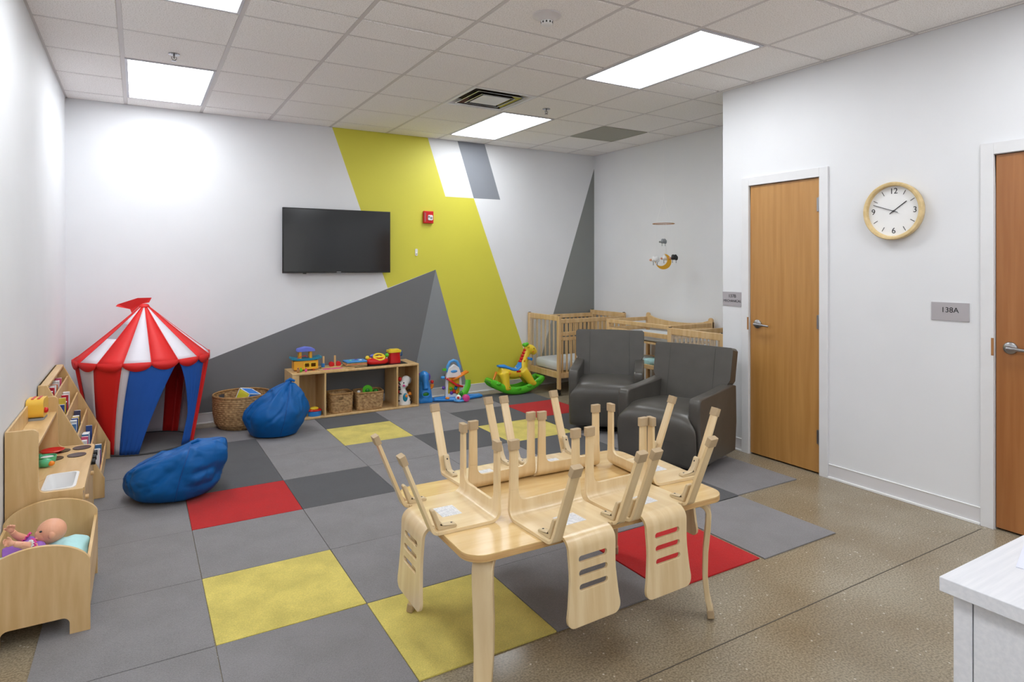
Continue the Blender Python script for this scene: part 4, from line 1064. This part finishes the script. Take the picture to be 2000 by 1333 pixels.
# left bay toy, zebra
t = thing('toy_drum', 'blue toy with red rim and yellow top in the left shelf bay', 'toy', (1.50, 6.335, .028))
g = MB(); g.lathe([(0,0), (.062,0), (.066,.03), (.06,.05), (0,.05)], 32, cap=False, sy=.8); g.build('body', 'blue', t)
g = MB(); g.lathe([(.0,.048), (.066,.048), (.068,.056), (.062,.062), (0,.062)], 32, cap=False, sy=.8); g.build('rim', 'red', t)
g = MB(); g.ell((-.005,0,.07), (.042,.032,.018), 20, 10); g.build('top', 'yel', t)
def disc_toy(lb, x, y, z, r_, m_, m2):
    t = thing('stacking_ring', lb, 'toy', (x, y, z), R(-20))
    g = MB(); g.tube([(0,-.012,0), (0,.012,0)], r_, 28); g.build('disc', m_, t, bevel=.004)
    g = MB(); g.ell((0,-.014,-.004), (r_*.45, .008, r_*.42), 16, 8); g.build('centre', m2, t)
disc_toy('round green toy wheel sticking out of the wider shelf basket', 2.05, 6.385, .215, .052, 'green', 'dgreen')
tag(MB().ell((0,0,0), (.03,.03,.022), 16, 10).build('toy_ball', 'dgreen', loc=(2.14, 6.40, .195)), 'dark green toy poking out of the wider shelf basket, at right', 'toy')
tag(MB().ell((0,0,0), (.017,.017,.017), 14, 8).build('toy_ball', 'white_p', loc=(1.955, 6.38, .205)), 'small white ball in the wider shelf basket', 'toy')
t = thing('zebra_toy', 'black and white zebra toy standing in the right shelf bay', 'toy', (2.440, 6.365, .028), R(-8))
g = MB(); g.tube([(0,0,.0), (0,0,.05), (-.01,0,.12), (-.02,0,.17), (.0,0,.215), (.01,0,.245)], [.072,.07,.045,.034,.05,.035], 20, flat=1, up=(0,1,0)); g.ell((.02,0,.255), (.05,.035,.048), 18, 12); g.ell((-.02,-.01,.215), (.042,.035,.035), 18, 12)
remesh(g.build('body', 'white_p', t), .006, 3)
g = MB()
for x, z, a_ in ((-.06,.19,.3), (-.055,.165,-.2), (-.052,.225,.8), (.05,.05,.4), (-.062,.045,-.4), (.045,.15,-.2), (-.045,.12,.2), (.03,.035,1.2), (.06,.09,0)):
    MB().ell((x,-.028,z), (.02,.02,.0065), 12, 6, rot=Matrix.Rotation(a_, 4, 'Y').to_euler()).build('stripe', 'blackm', t)
MB().ell((-.012,-.048,.235), (.007,.006,.009), 10, 8).build('eye', 'ink', t); MB().ell((-.012,-.048,.205), (.014,.008,.012), 12, 8).build('nose', 'pink', t)
MB().ell((.045,.0,.25), (.035,.022,.042), 18, 10).build('ear', 'mid', t)
MB().ell((.0,-.068,.085), (.026,.012,.045), 18, 12).build('belly_window', 'teal', t); MB().ell((.01,-.078,.10), (.013,.006,.016), 12, 8).build('belly_ball', 'orange', t)
g = MB(); g.ell((-.045,0,.27), (.022,.02,.022)); g.ell((-.062,0,.20), (.014,.015,.03)); g.ell((-.055,0,.14), (.014,.015,.025)); g.build('mane', 'red', t)
MB().ell((.062,0,.10), (.022,.018,.026), 14, 10).build('side_knob', 'orange', t)
for x in (-.05,.06): MB().tube([(x,-.02,.018), (x,.02,.018)], .02, 16).build('wheel', 'blackm', t)

# ------------------------------------------------------------------ floor toys
t = thing('elephant_toy', 'blue elephant ball toy between the shelf and the activity toy', 'toy', (2.71, 6.45, CF), R(-10))
g = MB(); g.slab(rrect(-.085, .085, -.08, .08, .03), .04); g.tube([(0,0,.02), (0,0,.12), (0,.01,.19), (-.01,.01,.24)], [.09,.078,.06,.05], 20); g.ell((-.005,.0,.27), (.062,.055,.07)); g.tube([(0,-.03,.30), (.0,-.05,.25), (.0,-.065,.19), (.0,-.075,.15)], [.04,.034,.028,.03], 14)
g.ell((-.05,.01,.23), (.03,.02,.045)); remesh(g.build('body', 'blue', t), .007, 4)
g = MB(); g.tube([(.042*cos(q*pi/10), -.078, .095+.03*sin(q*pi/10)) for q in range(21)], .009, 8, cap=False); g.build('mouth_rim', 'blue', t)
MB().ell((-.0,-.072,.095), (.04,.012,.028), 18, 12).build('mouth', 'dgreen', t)
MB().ell((.05,.0,.27), (.018,.02,.04), 14, 10).build('ear', 'purple', t); MB().ell((-.05,.0,.30), (.015,.02,.02), 14, 10).build('ear', 'purple', t)
g = MB(); g.tube([(.06,-.01,.14), (.08,-.01,.155), (.085,-.01,.19)], [.012,.02,.022], 12); g.build('side_cup', 'orange', t); MB().ell((.085,-.01,.215), .02, 14, 10).build('ball', 'red', t)
# activity centre
t = thing('activity_toy', 'colourful toddler activity toy with slide ramps and blue base', 'toy', (3.05, 6.40, CF), R(-8))
g = MB(); ol = [(-.10,.0), (.10,.0), (.085,.25), (.06,.33), (.0,.37), (-.06,.33), (-.085,.25)]
g.slab(ol, .05, Matrix.Translation((0,.06,.02)) @ AX_XZ, holes=[list(reversed([(-.07,.04), (.07,.04), (.062,.22), (-.062,.22)]))]); g.build('frame', 'white_p', t, bevel=.006)
MB().box(-.07,.07,.03,.04,.06,.24).build('back_panel', 'yel', t)
g = MB(); g.tube([(-.065,.035,.30), (-.07,.035,.36), (-.04,.035,.415), (.0,.035,.43), (.04,.035,.415), (.07,.035,.36), (.065,.035,.30)], .017, 12); g.ell((0,.035,.31), (.075,.03,.03)); g.build('handle', 'sky', t)
for x, z, m_ in ((-.03,.07,'purple'), (.0,.085,'red'), (.035,.07,'orange'), (.02,.12,'teal'), (-.035,.12,'green'), (.04,.15,'purple')): MB().ell((x,.012,z), .02, 12, 8).build('bead', m_, t)
def chute(pts, m_, w=.03):
    g = MB(); k = len(pts); vs = []
    for i, p in enumerate(pts):
        p = Vector(p); tt_ = (Vector(pts[min(i+1,k-1)])-Vector(pts[max(i-1,0)])).normalized(); side = Vector((0,1,0)); upv = tt_.cross(side)*-1
        if upv.z < 0 and abs(upv.z) > .2: upv = -upv
        for a_, b_ in ((-1,.02), (-1,0), (1,0), (1,.02)): vs.append(p+side*a_*w+upv*b_)
    g.add(vs, [(i*4+j, i*4+j+1, (i+1)*4+j+1, (i+1)*4+j) for i in range(k-1) for j in range(3)])
    return g.build('chute', m_, t, solid=.006, smooth=60)
chute([(-.10,-.0,.235), (-.04,-.0,.195), (.02,0,.15), (.09,0,.13)], 'red'); chute([(-.02,-.0,.21), (.06,-.0,.25), (.16,-.0,.295)], 'orange')
g = MB(); g.tube([(.155,-.02,.21), (.15,-.03,.15), (.12,-.04,.09), (.07,-.05,.05), (.03,-.06,.040)], [.030,.034,.036,.034,.028], 12, flat=.35, up=(0,1,0)); g.build('curved_slide', 'green', t)
g = MB(); g.tube([(-.24,-.05,.02), (-.12,-.09,.02), (-.04,-.12,.02), (.06,-.11,.02), (.2,-.06,.02), (.31,-.03,.02), (.30,.02,.02), (.15,.03,.02), (-.1,.03,.02), (-.24,-.0,.02), (-.24,-.05,.02)], .018, 10); g.build('base_ring', 'blue', t)
g = MB(); g.box(-.11,.12,-.06,.05,.004,.028); g.build('base_plate', 'blue', t, bevel=.006)
g = MB(); g.tube([(.01+.055*cos(q*pi/8), -.155+.05*sin(q*pi/8), .02) for q in range(17)], .012, 8, cap=False); g.build('ring', 'sky', t)
MB().ell((-.11,-.10,.04), (.025,.025,.012), 12, 8).build('dial', 'orange', t); MB().ell((.0,-.145,.045), .032, 14, 10).build('roller', 'white_p', t); MB().ell((-.01,-.17,.05), .014, 10, 8).build('knob', 'red', t)
MB().ell((.05,-.09,.075), (.02,.02,.03), 12, 8).build('lever', 'dgreen', t)
g = MB(); g.lathe([(.0,0), (.034,.0), (.038,.05), (.03,.055), (0,.055)], 20, MT(.075,-.155,.045,0,R(90)), cap=False); g.build('cup', 'pink', t)
MB().ell((-.115,.03,.13), (.02,.02,.02), 12, 8).build('side_knob', 'purple', t); MB().ell((-.125,.03,.245), (.026,.02,.018), 12, 8).build('side_paddle', 'sky', t); MB().box(-.125,-.085,.025,.045,.32,.345).build('flag', 'green', t)
# giraffe rocker
gx, gy = 3.80, 6.33
t = thing('giraffe_rocker', 'yellow giraffe ride-on rocker with green base by the back wall', 'ride-on toy', (gx, gy, CF), R(-4))
g = MB()
def rp(x): return .046+.13*(x/.34)**2
for sy in (-.085, .085):
    g.tube([(x/100, sy, rp(x/100)) for x in range(-34, 35, 4)], [.014]+[.022]*16+[.014], 10, flat=2.0, up=(0,0,1))
for x in (-.33, -.2, .0, .2, .33): g.tube([(x,-.085,rp(x)+.004), (x,.085,rp(x)+.004)], .02, 10)
for x in (-.26,-.14,.0,.14,.26): g.ell((x,-.1,rp(x)+.025), (.035,.014,.02), 12, 8)
g.build('rocker_base', 'green', t, smooth=60)
g = MB()
body = [(-.20,.27), (-.12,.26), (-.02,.235), (.07,.25), (.12,.30)]
g.tube([(x,0,z) for x, z in body], [.055,.07,.065,.07,.06], 16)
g.tube([(.09,0,.27), (.12,0,.36), (.15,0,.45), (.17,0,.50)], [.07,.05,.045,.045], 16)
g.ell((.20,0,.505), (.082,.056,.056), 20, 12, rot=Matrix.Rotation(R(18), 4, 'Y').to_euler()); g.ell((.245,0,.475), (.045,.045,.04), 16, 12)
for sy in (-1, 1):
    g.tube([(-.16,sy*.03,.25), (-.15,sy*.055,.17), (-.145,sy*.075,.09)], [.062,.05,.042], 12); g.ell((-.14,sy*.08,.085), (.052,.036,.034))
    g.tube([(.09,sy*.03,.26), (.14,sy*.055,.19), (.185,sy*.075,.12)], [.062,.052,.042], 12); g.ell((.20,sy*.08,.115), (.05,.036,.034))
    g.ell((.15,sy*.05,.545), (.014,.022,.012))
remesh(g.build('body', 'yel', t), .008, 5)
for sy in (-1, 1): MB().tube([(.15,sy*.02,.53), (.14,sy*.028,.575)], [.008,.012], 10).build('horn', 'green', t)
g = MB()
for q in range(5): g.ell((.07+.016*q, 0, .37+.032*q), (.022,.03,.022), 12, 8)
g.build('mane', 'red', t)
g = MB(); g.ell((.13,0,.56), (.03,.035,.024)); g.ell((.155,-.01,.572), (.02,.025,.018)); g.build('tuft', 'green', t)
g = MB(); g.tube([(-.225,0,.335), (-.15,0,.325), (-.06,0,.285), (.01,0,.275), (.055,0,.315), (.065,0,.36)], [.03,.06,.062,.06,.058,.035], 16, flat=.42, up=(0,0,1)); g.build('saddle', 'blue', t)
g = MB(); g.tube([(.155,-.12,.405), (.155,.12,.405)], .017, 12); g.build('grip', 'blue', t)
for x, y, z, s in ((.03,-.072,.21,.01), (.155,-.05,.26,.012), (.10,-.05,.38,.012), (.135,-.045,.41,.011), (-.1,-.07,.25,.01)): MB().ell((x,y,z), (s,.004,s), 10, 6).build('spot', 'orange', t)
MB().box(-.01,.04,-.069,-.062,.255,.275).build('badge', 'red', t)
MB().ell((.225,-.047,.515), (.007,.005,.010), 10, 8).build('eye', 'ink', t); MB().ell((.215,-.046,.485), (.016,.006,.014), 10, 8).build('cheek', 'orange', t)
MB().tube([(-.24,0,.27), (-.28,0,.17), (-.31,0,.14)], [.014,.012,.018], 10).build('tail', 'orange', t)

# ------------------------------------------------------------------ play kitchen
KX0, KX1, KY0, KY1, KC = -.531, -.230, 3.72, 4.61, .414
t = thing('play_kitchen', 'birch play kitchen with sink and burners against the left wall', 'play kitchen', (0, 0, .008))
pr = [(KX0,.0), (KX1-.0,.0), (KX1,KC)] + [(-.405+.03, KC+.005)] + [(-.375+.03*cos(R(q)), KC+.035+.03*sin(R(q))) for q in range(-90, -181, -18)] + [(-.405, .70)] + [(-.43+.025*cos(R(q)), .70+.025*sin(R(q))) for q in range(0, 91, 18)] + [(KX0,.725)]
for y, nm in ((KY0, 'side_panel'), (KY1-.016, 'side_panel')):
    MB().slab(pr, .016, Matrix.Translation((0, y+.016, 0)) @ AX_XZ).build(nm, 'birch', t, bevel=.003)
cy0, cy1 = KY0+.016, KY1-.016
sk = (-.392, -.272, KY0+.04, KY0+.305)
g = MB(); g.slab([(KX0,cy0), (KX1+.006,cy0), (KX1+.006,cy1), (KX0,cy1)], .018, MT(0,0,KC-.018), holes=[list(reversed(rrect(sk[0], sk[1], sk[2], sk[3], .025, 5)))]); g.build('worktop', 'birchx', t, bevel=.002)
g = MB(); g.slab(rrect(sk[0]-.01, sk[1]+.01, sk[2]-.01, sk[3]+.01, .03, 5), .005, MT(0,0,KC), holes=[list(reversed(rrect(sk[0]+.002, sk[1]-.002, sk[2]+.002, sk[3]-.002, .023, 5)))])
ol = rrect(sk[0]+.002, sk[1]-.002, sk[2]+.002, sk[3]-.002, .023, 5); n = len(ol)
ol2 = rrect(sk[0]+.012, sk[1]-.012, sk[2]+.012, sk[3]-.012, .02, 5)
g.add([(x,y,KC+.004) for x, y in ol]+[(x,y,KC-.075) for x, y in ol2], [(i, (i+1) % n, (i+1) % n+n, i+n) for i in range(n)]+[tuple(range(n, 2*n))])
g.build('sink_tub', 'white_p', t, smooth=50)
MB().box(KX0,KX0+.01,cy0,cy1,.0,.725).build('back_panel', 'birch', t)
MB().box(KX0+.01,-.412,cy0,cy1,.620,.637).build('upper_shelf', 'birchx', t, bevel=.002)
MB().box(KX0+.01,KX1-.005,cy0,cy1,.03,.048).build('bottom_board', 'birchx', t)
MB().box(KX0+.01,KX1-.02,(cy0+cy1)/2-.008,(cy0+cy1)/2+.008,.048,KC-.018).build('divider', 'birch', t)
MB().box(KX1-.018,KX1-.004,cy0,cy1,.345,KC-.018).build('control_panel', 'birchx', t)
for y0_, y1_ in ((cy0+.004, (cy0+cy1)/2-.004), ((cy0+cy1)/2+.004, cy1-.004)):
    d_ = MB().box(KX1-.017,KX1-.003,y0_,y1_,.05,.34).build('cupboard_door', 'birch', t, bevel=.002)
    MB().tube([(KX1-.003,(y0_+y1_)/2,.30), (KX1+.012,(y0_+y1_)/2,.30)], .012, 14).build('knob', 'birch', d_)
for x, y in ((-.285, 4.54), (-.385, 4.52), (-.405, 4.36), (-.300, 4.38)):
    MB().lathe([(0,0), (.046,0), (.046,.004), (0,.004)], 36, MT(x,y,KC), cap=False).build('burner', 'glassd', t)
for y in (4.54, 4.44, 4.34): MB().tube([(KX1-.005,y,.375), (KX1+.022,y,.375)], .017, 18).build('control_knob', 'blackm', t, bevel=.002)
# things on the kitchen
t = thing('toy_toaster', 'yellow toy toaster with red slots on the play kitchen shelf', 'toy', (-.488, 4.43, .6455), R(-4))
g = MB(); g.slab(rrect(-.04,.04,-.062,.062,.018), .012); g.build('base', 'mid', t)
g = MB(); g.slab(rrect(-.068,.068,0,.105,.03,6), .08, Matrix.Translation((-.04, 0, .012)) @ AX_YZ); g.build('body', 'yel', t, bevel=.01, seg=3)
g = MB(); g.box(-.02,-.008,-.045,.045,.112,.1195); g.box(.008,.02,-.045,.045,.112,.1195); g.build('slot', 'red', t)
g = MB(); g.ell((.046,-.03,.05), (.012,.014,.016)); g.build('lever', 'red', t)
W['toast'] = mat('toaster_yellow', (238,190,70), .35)
for ob in bpy.data.objects:
    if ob.parent == t and ob.name.startswith('body'): ob.data.materials[0] = W['toast']
t = thing('toy_plate', 'red toy plate on the play kitchen worktop, behind the tall side panel', 'toy', (-.425, 4.50, KC+.008+.0045))
MB().lathe([(0,0), (.035,0), (.058,.012), (.06,.014), (.056,.016), (.034,.005), (0,.005)], 36, cap=False).build('dish', 'red', t)
t = thing('toy_pan', 'green toy pan lying on the play kitchen worktop', 'toy', (-.43, 4.31, KC+.008+.005))
MB().lathe([(0,0), (.04,0), (.045,.03), (.041,.03), (.037,.005), (0,.005)], 32, cap=False).build('bowl', 'mint', t)
MB().tube([(-.03,.02,.03), (-.08,.05,.035)], [.009,.011], 10).build('handle', 'mint', t)
MB().lathe([(0,.02), (.03,.02), (.03,.024), (0,.024)], 24, cap=False).build('lining', 'white_p', t)
t = thing('toy_pepper', 'green and orange toy vegetable next to the sink of the play kitchen', 'toy', (-.425, 4.20, KC+.008+.001))
g = MB(); g.ell((0,0,.024), (.03,.022,.023)); g.ell((-.02,.01,.02), (.02,.02,.02)); g.build('flesh', 'mint', t); MB().ell((.025,-.01,.02), (.016,.014,.014), 12, 8).build('tip', 'orange', t)
tag(MB().ell((0,0,0), (.016,.02,.010), 14, 8).build('toy_tomato', 'red', loc=(-.335, 3.83, KC+.008-.0645)), 'small red toy piece at the bottom of the white sink', 'toy')

# ------------------------------------------------------------------ book display
BX0, BY0, BY1 = -.531, 4.85, 5.82
t = thing('book_display', 'birch sloping book display between play kitchen and tent', 'bookcase', (0, 0, .008))
pr = [(BX0,0), (-.183,0), (-.183,.125), (-.485,.755), (BX0,.755)]
for y in (BY0+.016, BY1): MB().slab(pr, .016, Matrix.Translation((0, y, 0)) @ AX_XZ).build('side_panel', 'birch', t, bevel=.003)
MB().box(BX0, BX0+.01, BY0+.016, BY1-.016, 0, .755).build('back_panel', 'birch', t)
MB().box(BX0, -.478, BY0+.016, BY1-.016, .74, .755).build('top_board', 'birchx', t, bevel=.002)
def slant(z): return -.485+(.755-z)/(.755-.125)*(.302)
tiers = []
for k in range(5):
    z0 = .045+k*.128; lip = .11; xf = slant(z0+lip)-.012
    xb = xf-.068
    tiers.append((xb+.012, xf-.01, z0+.01))
    MB().box(xb, xf, BY0+.016, BY1-.016, z0, z0+.01).build('shelf', 'birchx', t, bevel=.001)
    g = MB(); y0_, y1_ = BY0+.016, BY1-.016
    g.slab([(y0_,z0), (y1_,z0), (y1_,z0+lip), (y0_,z0+lip)], .01, Matrix.Translation((xf-.005, 0, 0)) @ AX_YZ); g.build('retaining_lip', 'birch', t, bevel=.001)
    if k: MB().box(xb-.0, xb+.008, BY0+.016, BY1-.016, z0-.02, z0+.2 if k < 4 else .74).build('tier_back', 'birch', t, bevel=.001)
cols_ = [((226,226,230),'white'), ((196,40,60),'red'), ((40,70,140),'navy blue'), ((214,90,130),'pink'), ((232,232,236),'white'), ((220,190,70),'yellow'), ((70,120,170),'blue'), ((200,110,60),'orange'), ((60,60,90),'dark blue'), ((206,216,226),'pale blue')]
for i, (c, nm) in enumerate(cols_): W['bk%d' % i] = mat('book_cover_'+nm.replace(' ', '_')+('_plain' if i == 4 else ''), c, .35, var=.15, scale=25)
tn = ['bottom tier', 'second tier from the bottom', 'middle tier', 'second tier from the top', 'top tier']
on = ['nearest the kitchen', 'second from the kitchen', 'third from the kitchen', 'fourth from the kitchen', 'fifth from the kitchen', 'sixth from the kitchen']
kk = 0
for k in range(5):
    xb, xf, z0 = tiers[k]
    ys = {0: [5.16, 5.26, 5.40], 1: [4.98, 5.06, 5.14, 5.24, 5.50], 2: [5.0, 5.08, 5.17, 5.27, 5.36], 3: [4.98, 5.07, 5.16, 5.25, 5.36], 4: [5.0, 5.09, 5.18, 5.28, 5.40, 5.52]}[k]
    for q, y in enumerate(ys):
        ci = (kk*3+k) % 10; kk += 1
        w_, h_, th = random.uniform(.022, .036), random.uniform(.15, .19) if k < 4 else random.uniform(.12,.14), random.uniform(.018,.03)
        dp = min(.043, xf-xb-.008)
        b_ = tag(MB().box(0, dp, -w_/2, w_/2, 0, h_).build('book', 'bk%d' % ci, loc=(xb+.004, y, z0+.0092), bevel=.0015, rot=(R(random.uniform(-7, 7)), R(0), 0)),
                 '%s book, sloping display %s, %s' % (cols_[ci][1], tn[k], on[q]), 'book', 'books in the sloping display')
        MB().box(.002, dp-.0+.0004, -w_/2+.003, w_/2-.003, h_-.004, h_+.0006).build('pages', 'white_p', b_)
# ------------------------------------------------------------------ doll bed and doll
DX0, DX1, DY0, DY1 = -.532, -.168, 3.128, 3.695
t = thing('doll_bed', 'birch doll bed with arched ends holding a baby doll', 'doll bed', (0, 0, .008))
cxm = (DX0+DX1)/2
def bedend(zc, zp):
    top = []
    for i in range(41):
        u = -cos(pi*i/40); top.append((cxm-u*(DX1-DX0)/2, zc+(zp-zc)*(1-u*u)**.62 if abs(u) < 1 else zc))
    return [(DX0,0), (DX0+.07,0)] + [(DX0+.095-.025*cos(R(q)), .045+.025*sin(R(q))) for q in range(0, 91, 18)] + [(DX1-.095+.025*sin(R(q)), .045+.025*cos(R(q))) for q in range(0, 91, 18)] + [(DX1-.07,0), (DX1,0)] + top
MB().slab(bedend(.285,.378), .016, Matrix.Translation((0, DY0+.016, 0)) @ AX_XZ).build('end_panel', 'birch', t, bevel=.002)
MB().slab(bedend(.305,.392), .016, Matrix.Translation((0, DY1, 0)) @ AX_XZ).build('end_panel', 'birch', t, bevel=.002)
MB().box(DX1-.014, DX1-.001, DY0+.016, DY1-.016, .085, .288).build('side_rail', 'birchx', t, bevel=.002)
MB().box(DX0+.001, DX0+.014, DY0+.016, DY1-.016, .085, .288).build('side_rail', 'birchx', t, bevel=.002)
MB().box(DX0+.014, DX1-.014, DY0+.016, DY1-.016, .10, .116).build('bed_board', 'birchx', t)
tag(MB().ell((0,0,0), (.158,.25,.045), 28, 14, e=.45).build('blanket', 'paleb', loc=(-.35, 3.41, .162)), 'pale folded blanket lining the doll bed', 'blanket')
g = MB(); nu, nv = 40, 20; vs = []
for i in range(nv+1):
    ph = -pi/2+pi*i/nv
    for j in range(nu):
        a_ = 2*pi*j/nu; q = 1+.08*sin(5*a_+i*.5)
        vs.append((.085*cos(ph)*cos(a_)*q, .12*cos(ph)*sin(a_)*q, .05*sin(ph)+.01*sin(3*a_)*cos(ph)))
g.add(vs, [(i*nu+j, i*nu+(j+1) % nu, (i+1)*nu+(j+1) % nu, (i+1)*nu+j) for i in range(nv) for j in range(nu)])
tag(g.build('doll_pillow', 'aqua', loc=(-.268, 3.385, .258), smooth=80), 'aqua and white doll pillow under the baby doll head', 'pillow')
g = MB(); g.ell((0,0,0), (.05,.10,.05), 24, 14, e=.6); tag(g.build('doll_blanket', 'paleb', loc=(-.472, 3.27, .25)), 'light blue doll blanket over the doll legs, beside the wall', 'blanket')
t = thing('baby_doll', 'bald baby doll in purple dress with pink frills lying in the bed', 'doll', (-.325, 3.42, .343))
t.scale = (.84, .84, .84)
# body and head as one continuous skin; local origin = head centre; body runs toward -x
g = MB()
g.ell((0,0,0), (.066,.060,.062), 28, 18)
g.ell((-.022,-.008,-.012), (.05,.045,.048), 20, 14)            # cheeks / jaw
g.ell((-.060,-.022,.006), (.010,.009,.010), 10, 8)             # nose
g.ell((-.058,-.030,-.016), (.010,.013,.008), 10, 8)            # lips
g.ell((.005,-.060,-.006), (.014,.008,.018), 10, 8)             # ear
g.tube([(-.02,0,-.045), (-.055,-.01,-.075)], [.03,.034], 14)
g.tube([(-.05,-.01,-.075), (-.10,-.02,-.085), (-.16,-.03,-.085)], [.045,.052,.045], 16)
def limb(pts, rd): g.tube(pts, rd, 12)
limb([(-.045,-.06,-.06), (-.075,-.085,-.035), (-.115,-.095,-.012)], [.024,.022,.017]); limb([(-.115,-.095,-.012), (-.142,-.095,-.002)], [.016,.014])
limb([(-.09,.03,-.06), (-.125,.045,-.03), (-.155,.02,.005)], [.024,.021,.016]); limb([(-.155,.02,.005), (-.165,.008,.028)], [.016,.014])
limb([(-.15,-.03,-.09), (-.17,-.09,-.09), (-.165,-.15,-.10)], [.03,.028,.022]); limb([(-.165,-.15,-.10), (-.15,-.18,-.09)], [.02,.024])
def hand_(c, d, s_, up_):
    c = Vector(c); d = Vector(d).normalized(); u_ = Vector(up_).normalized(); n_ = d.cross(u_).normalized()
    g.ell(tuple(c), (.016,.014,.014), 14, 10)
    for k, ln in enumerate((.029, .034, .032, .025)):
        b_ = c+u_*(.0135-.009*k)+d*.008
        g.tube([b_, b_+d*ln*.55+n_*.003*s_, b_+d*ln*.8-n_*.010*s_], [.0052,.0048,.0042], 8)
    b_ = c+u_*.010
    g.tube([b_, b_+u_*.012+d*.006, b_+u_*.016+d*.018-n_*.006*s_], [.0056,.0052,.0044], 8)
hand_((-.155,-.095,.004), (-.85,-.1,.35), 1, (0,.3,1)); hand_((-.170,.003,.040), (.1,-.4,.9), -1, (-1,.1,0))
remesh(g.build('body', 'skin', t), .0022, 1)
for sy, zz in ((-.045, .022), (.010, .034)):
    MB().ell((-.0415 if sy < 0 else -.0485, sy, zz-.002), (.0065,.0068,.0045), 12, 8).build('eye', 'ink', t)
MB().ell((-.0665,-.030,-.016), (.0035,.010,.003), 10, 6).build('lips', 'frill', t)
g = MB(); g.tube([(-.045,-.01,-.075), (-.09,-.018,-.083), (-.14,-.028,-.085), (-.19,-.03,-.095)], [.046,.058,.062,.055], 22); g.ell((-.05,-.062,-.055), (.034,.034,.034), 18, 12); g.ell((-.10,.035,-.055), (.034,.034,.034), 18, 12)
d_ = remesh(g.build('dress', 'dress', t), .004, 3)
def frill(c, ax, r_, m_, nm):
    c = Vector(c); ax = Vector(ax).normalized(); a1 = ax.orthogonal().normalized(); a2 = ax.cross(a1); n = 64; vs = []
    for i in range(n):
        q = 2*pi*i/n; dr = a1*cos(q)+a2*sin(q)
        vs += [c+dr*(r_-.012), c+dr*(r_+.004)+ax*.006*sin(13*q)]
    g_ = MB(); g_.add(vs, [(2*i, 2*((i+1) % n), 2*((i+1) % n)+1, 2*i+1) for i in range(n)]); g_.build(nm, m_, d_, solid=.003, smooth=70)
frill((-.078,-.086,-.034), (-1,-.5,.5), .036, 'frill', 'sleeve_frill'); frill((-.083,-.089,-.030), (-1,-.5,.5), .028, 'white_p', 'sleeve_cuff')
frill((-.118,.042,-.034), (-1,.2,.9), .034, 'frill', 'sleeve_frill')
g = MB(); g.tube([(-.10,-.065,-.052), (-.125,-.045,-.030), (-.135,-.01,-.024)], .0035, 8); g.build('waist_ribbon', 'frill', d_)
g = MB()
for q in range(5): g.ell((-.138-.004*q, -.062+.014*q, -.045+.006*q), (.004,.004,.003), 8, 6)
g.build('bead_trim', 'white_p', d_)

# ------------------------------------------------------------------ white cabinet at right
t = thing('white_cabinet', 'white wood-grain cabinet corner at the bottom right', 'cabinet', (1.442, .678, 0))
W['melamine'] = wood('white_melamine', (216,217,222), (226,226,230), .4, (.05,1,1), 110, 0)
MB().box(0, 1.3, -1.25, 0, .832, .862).build('worktop', 'melamine', t, bevel=.0015)
MB().box(.028, 1.28, -1.23, -.018, .06, .832).build('carcass', 'white_p', t, bevel=.001)
MB().box(.020, .028, -.052, -.018, .1, .8315).build('stile', 'melamine', t, bevel=.001)
MB().box(.020, .028, -.62, -.055, .1, .8315).build('cupboard_door', 'melamine', t, bevel=.001)
MB().box(.020, .028, -1.225, -.625, .1, .8315).build('cupboard_door', 'melamine', t, bevel=.001)
MB().box(.05, 1.25, -1.2, -.05, 0, .06).build('plinth', 'white_p', t)
tag(MB().box(-.105, .105, -.148, .148, 0, .0008).build('paper_sheet', 'paper', loc=(1.442+.325, .678-.18, .8624), rot=(0,0,R(15)), smooth=0), 'sheet of paper on the white cabinet at the right picture edge', 'paper')

# ------------------------------------------------------------------ camera, world, view
cam = bpy.data.cameras.new('camera'); co = bpy.data.objects.new('camera', cam); C.objects.link(co)
cam.sensor_width = 36; cam.lens = 1231.24*36/2000; cam.shift_y = (517.4-666.5)/2000; cam.clip_start = .02
co.location = (0, 0, 1.5145); co.rotation_euler = (pi/2, 0, -.53593)
sc.camera = co
w = bpy.data.worlds.new('world'); sc.world = w; w.use_nodes = True
w.node_tree.nodes['Background'].inputs[0].default_value = (1,1,1,1); w.node_tree.nodes['Background'].inputs[1].default_value = 1.0
sc.view_settings.view_transform = 'Standard'; sc.view_settings.look = 'None'; sc.view_settings.gamma = 1
sc.view_settings.use_curve_mapping = False; sc.view_settings.exposure = .38
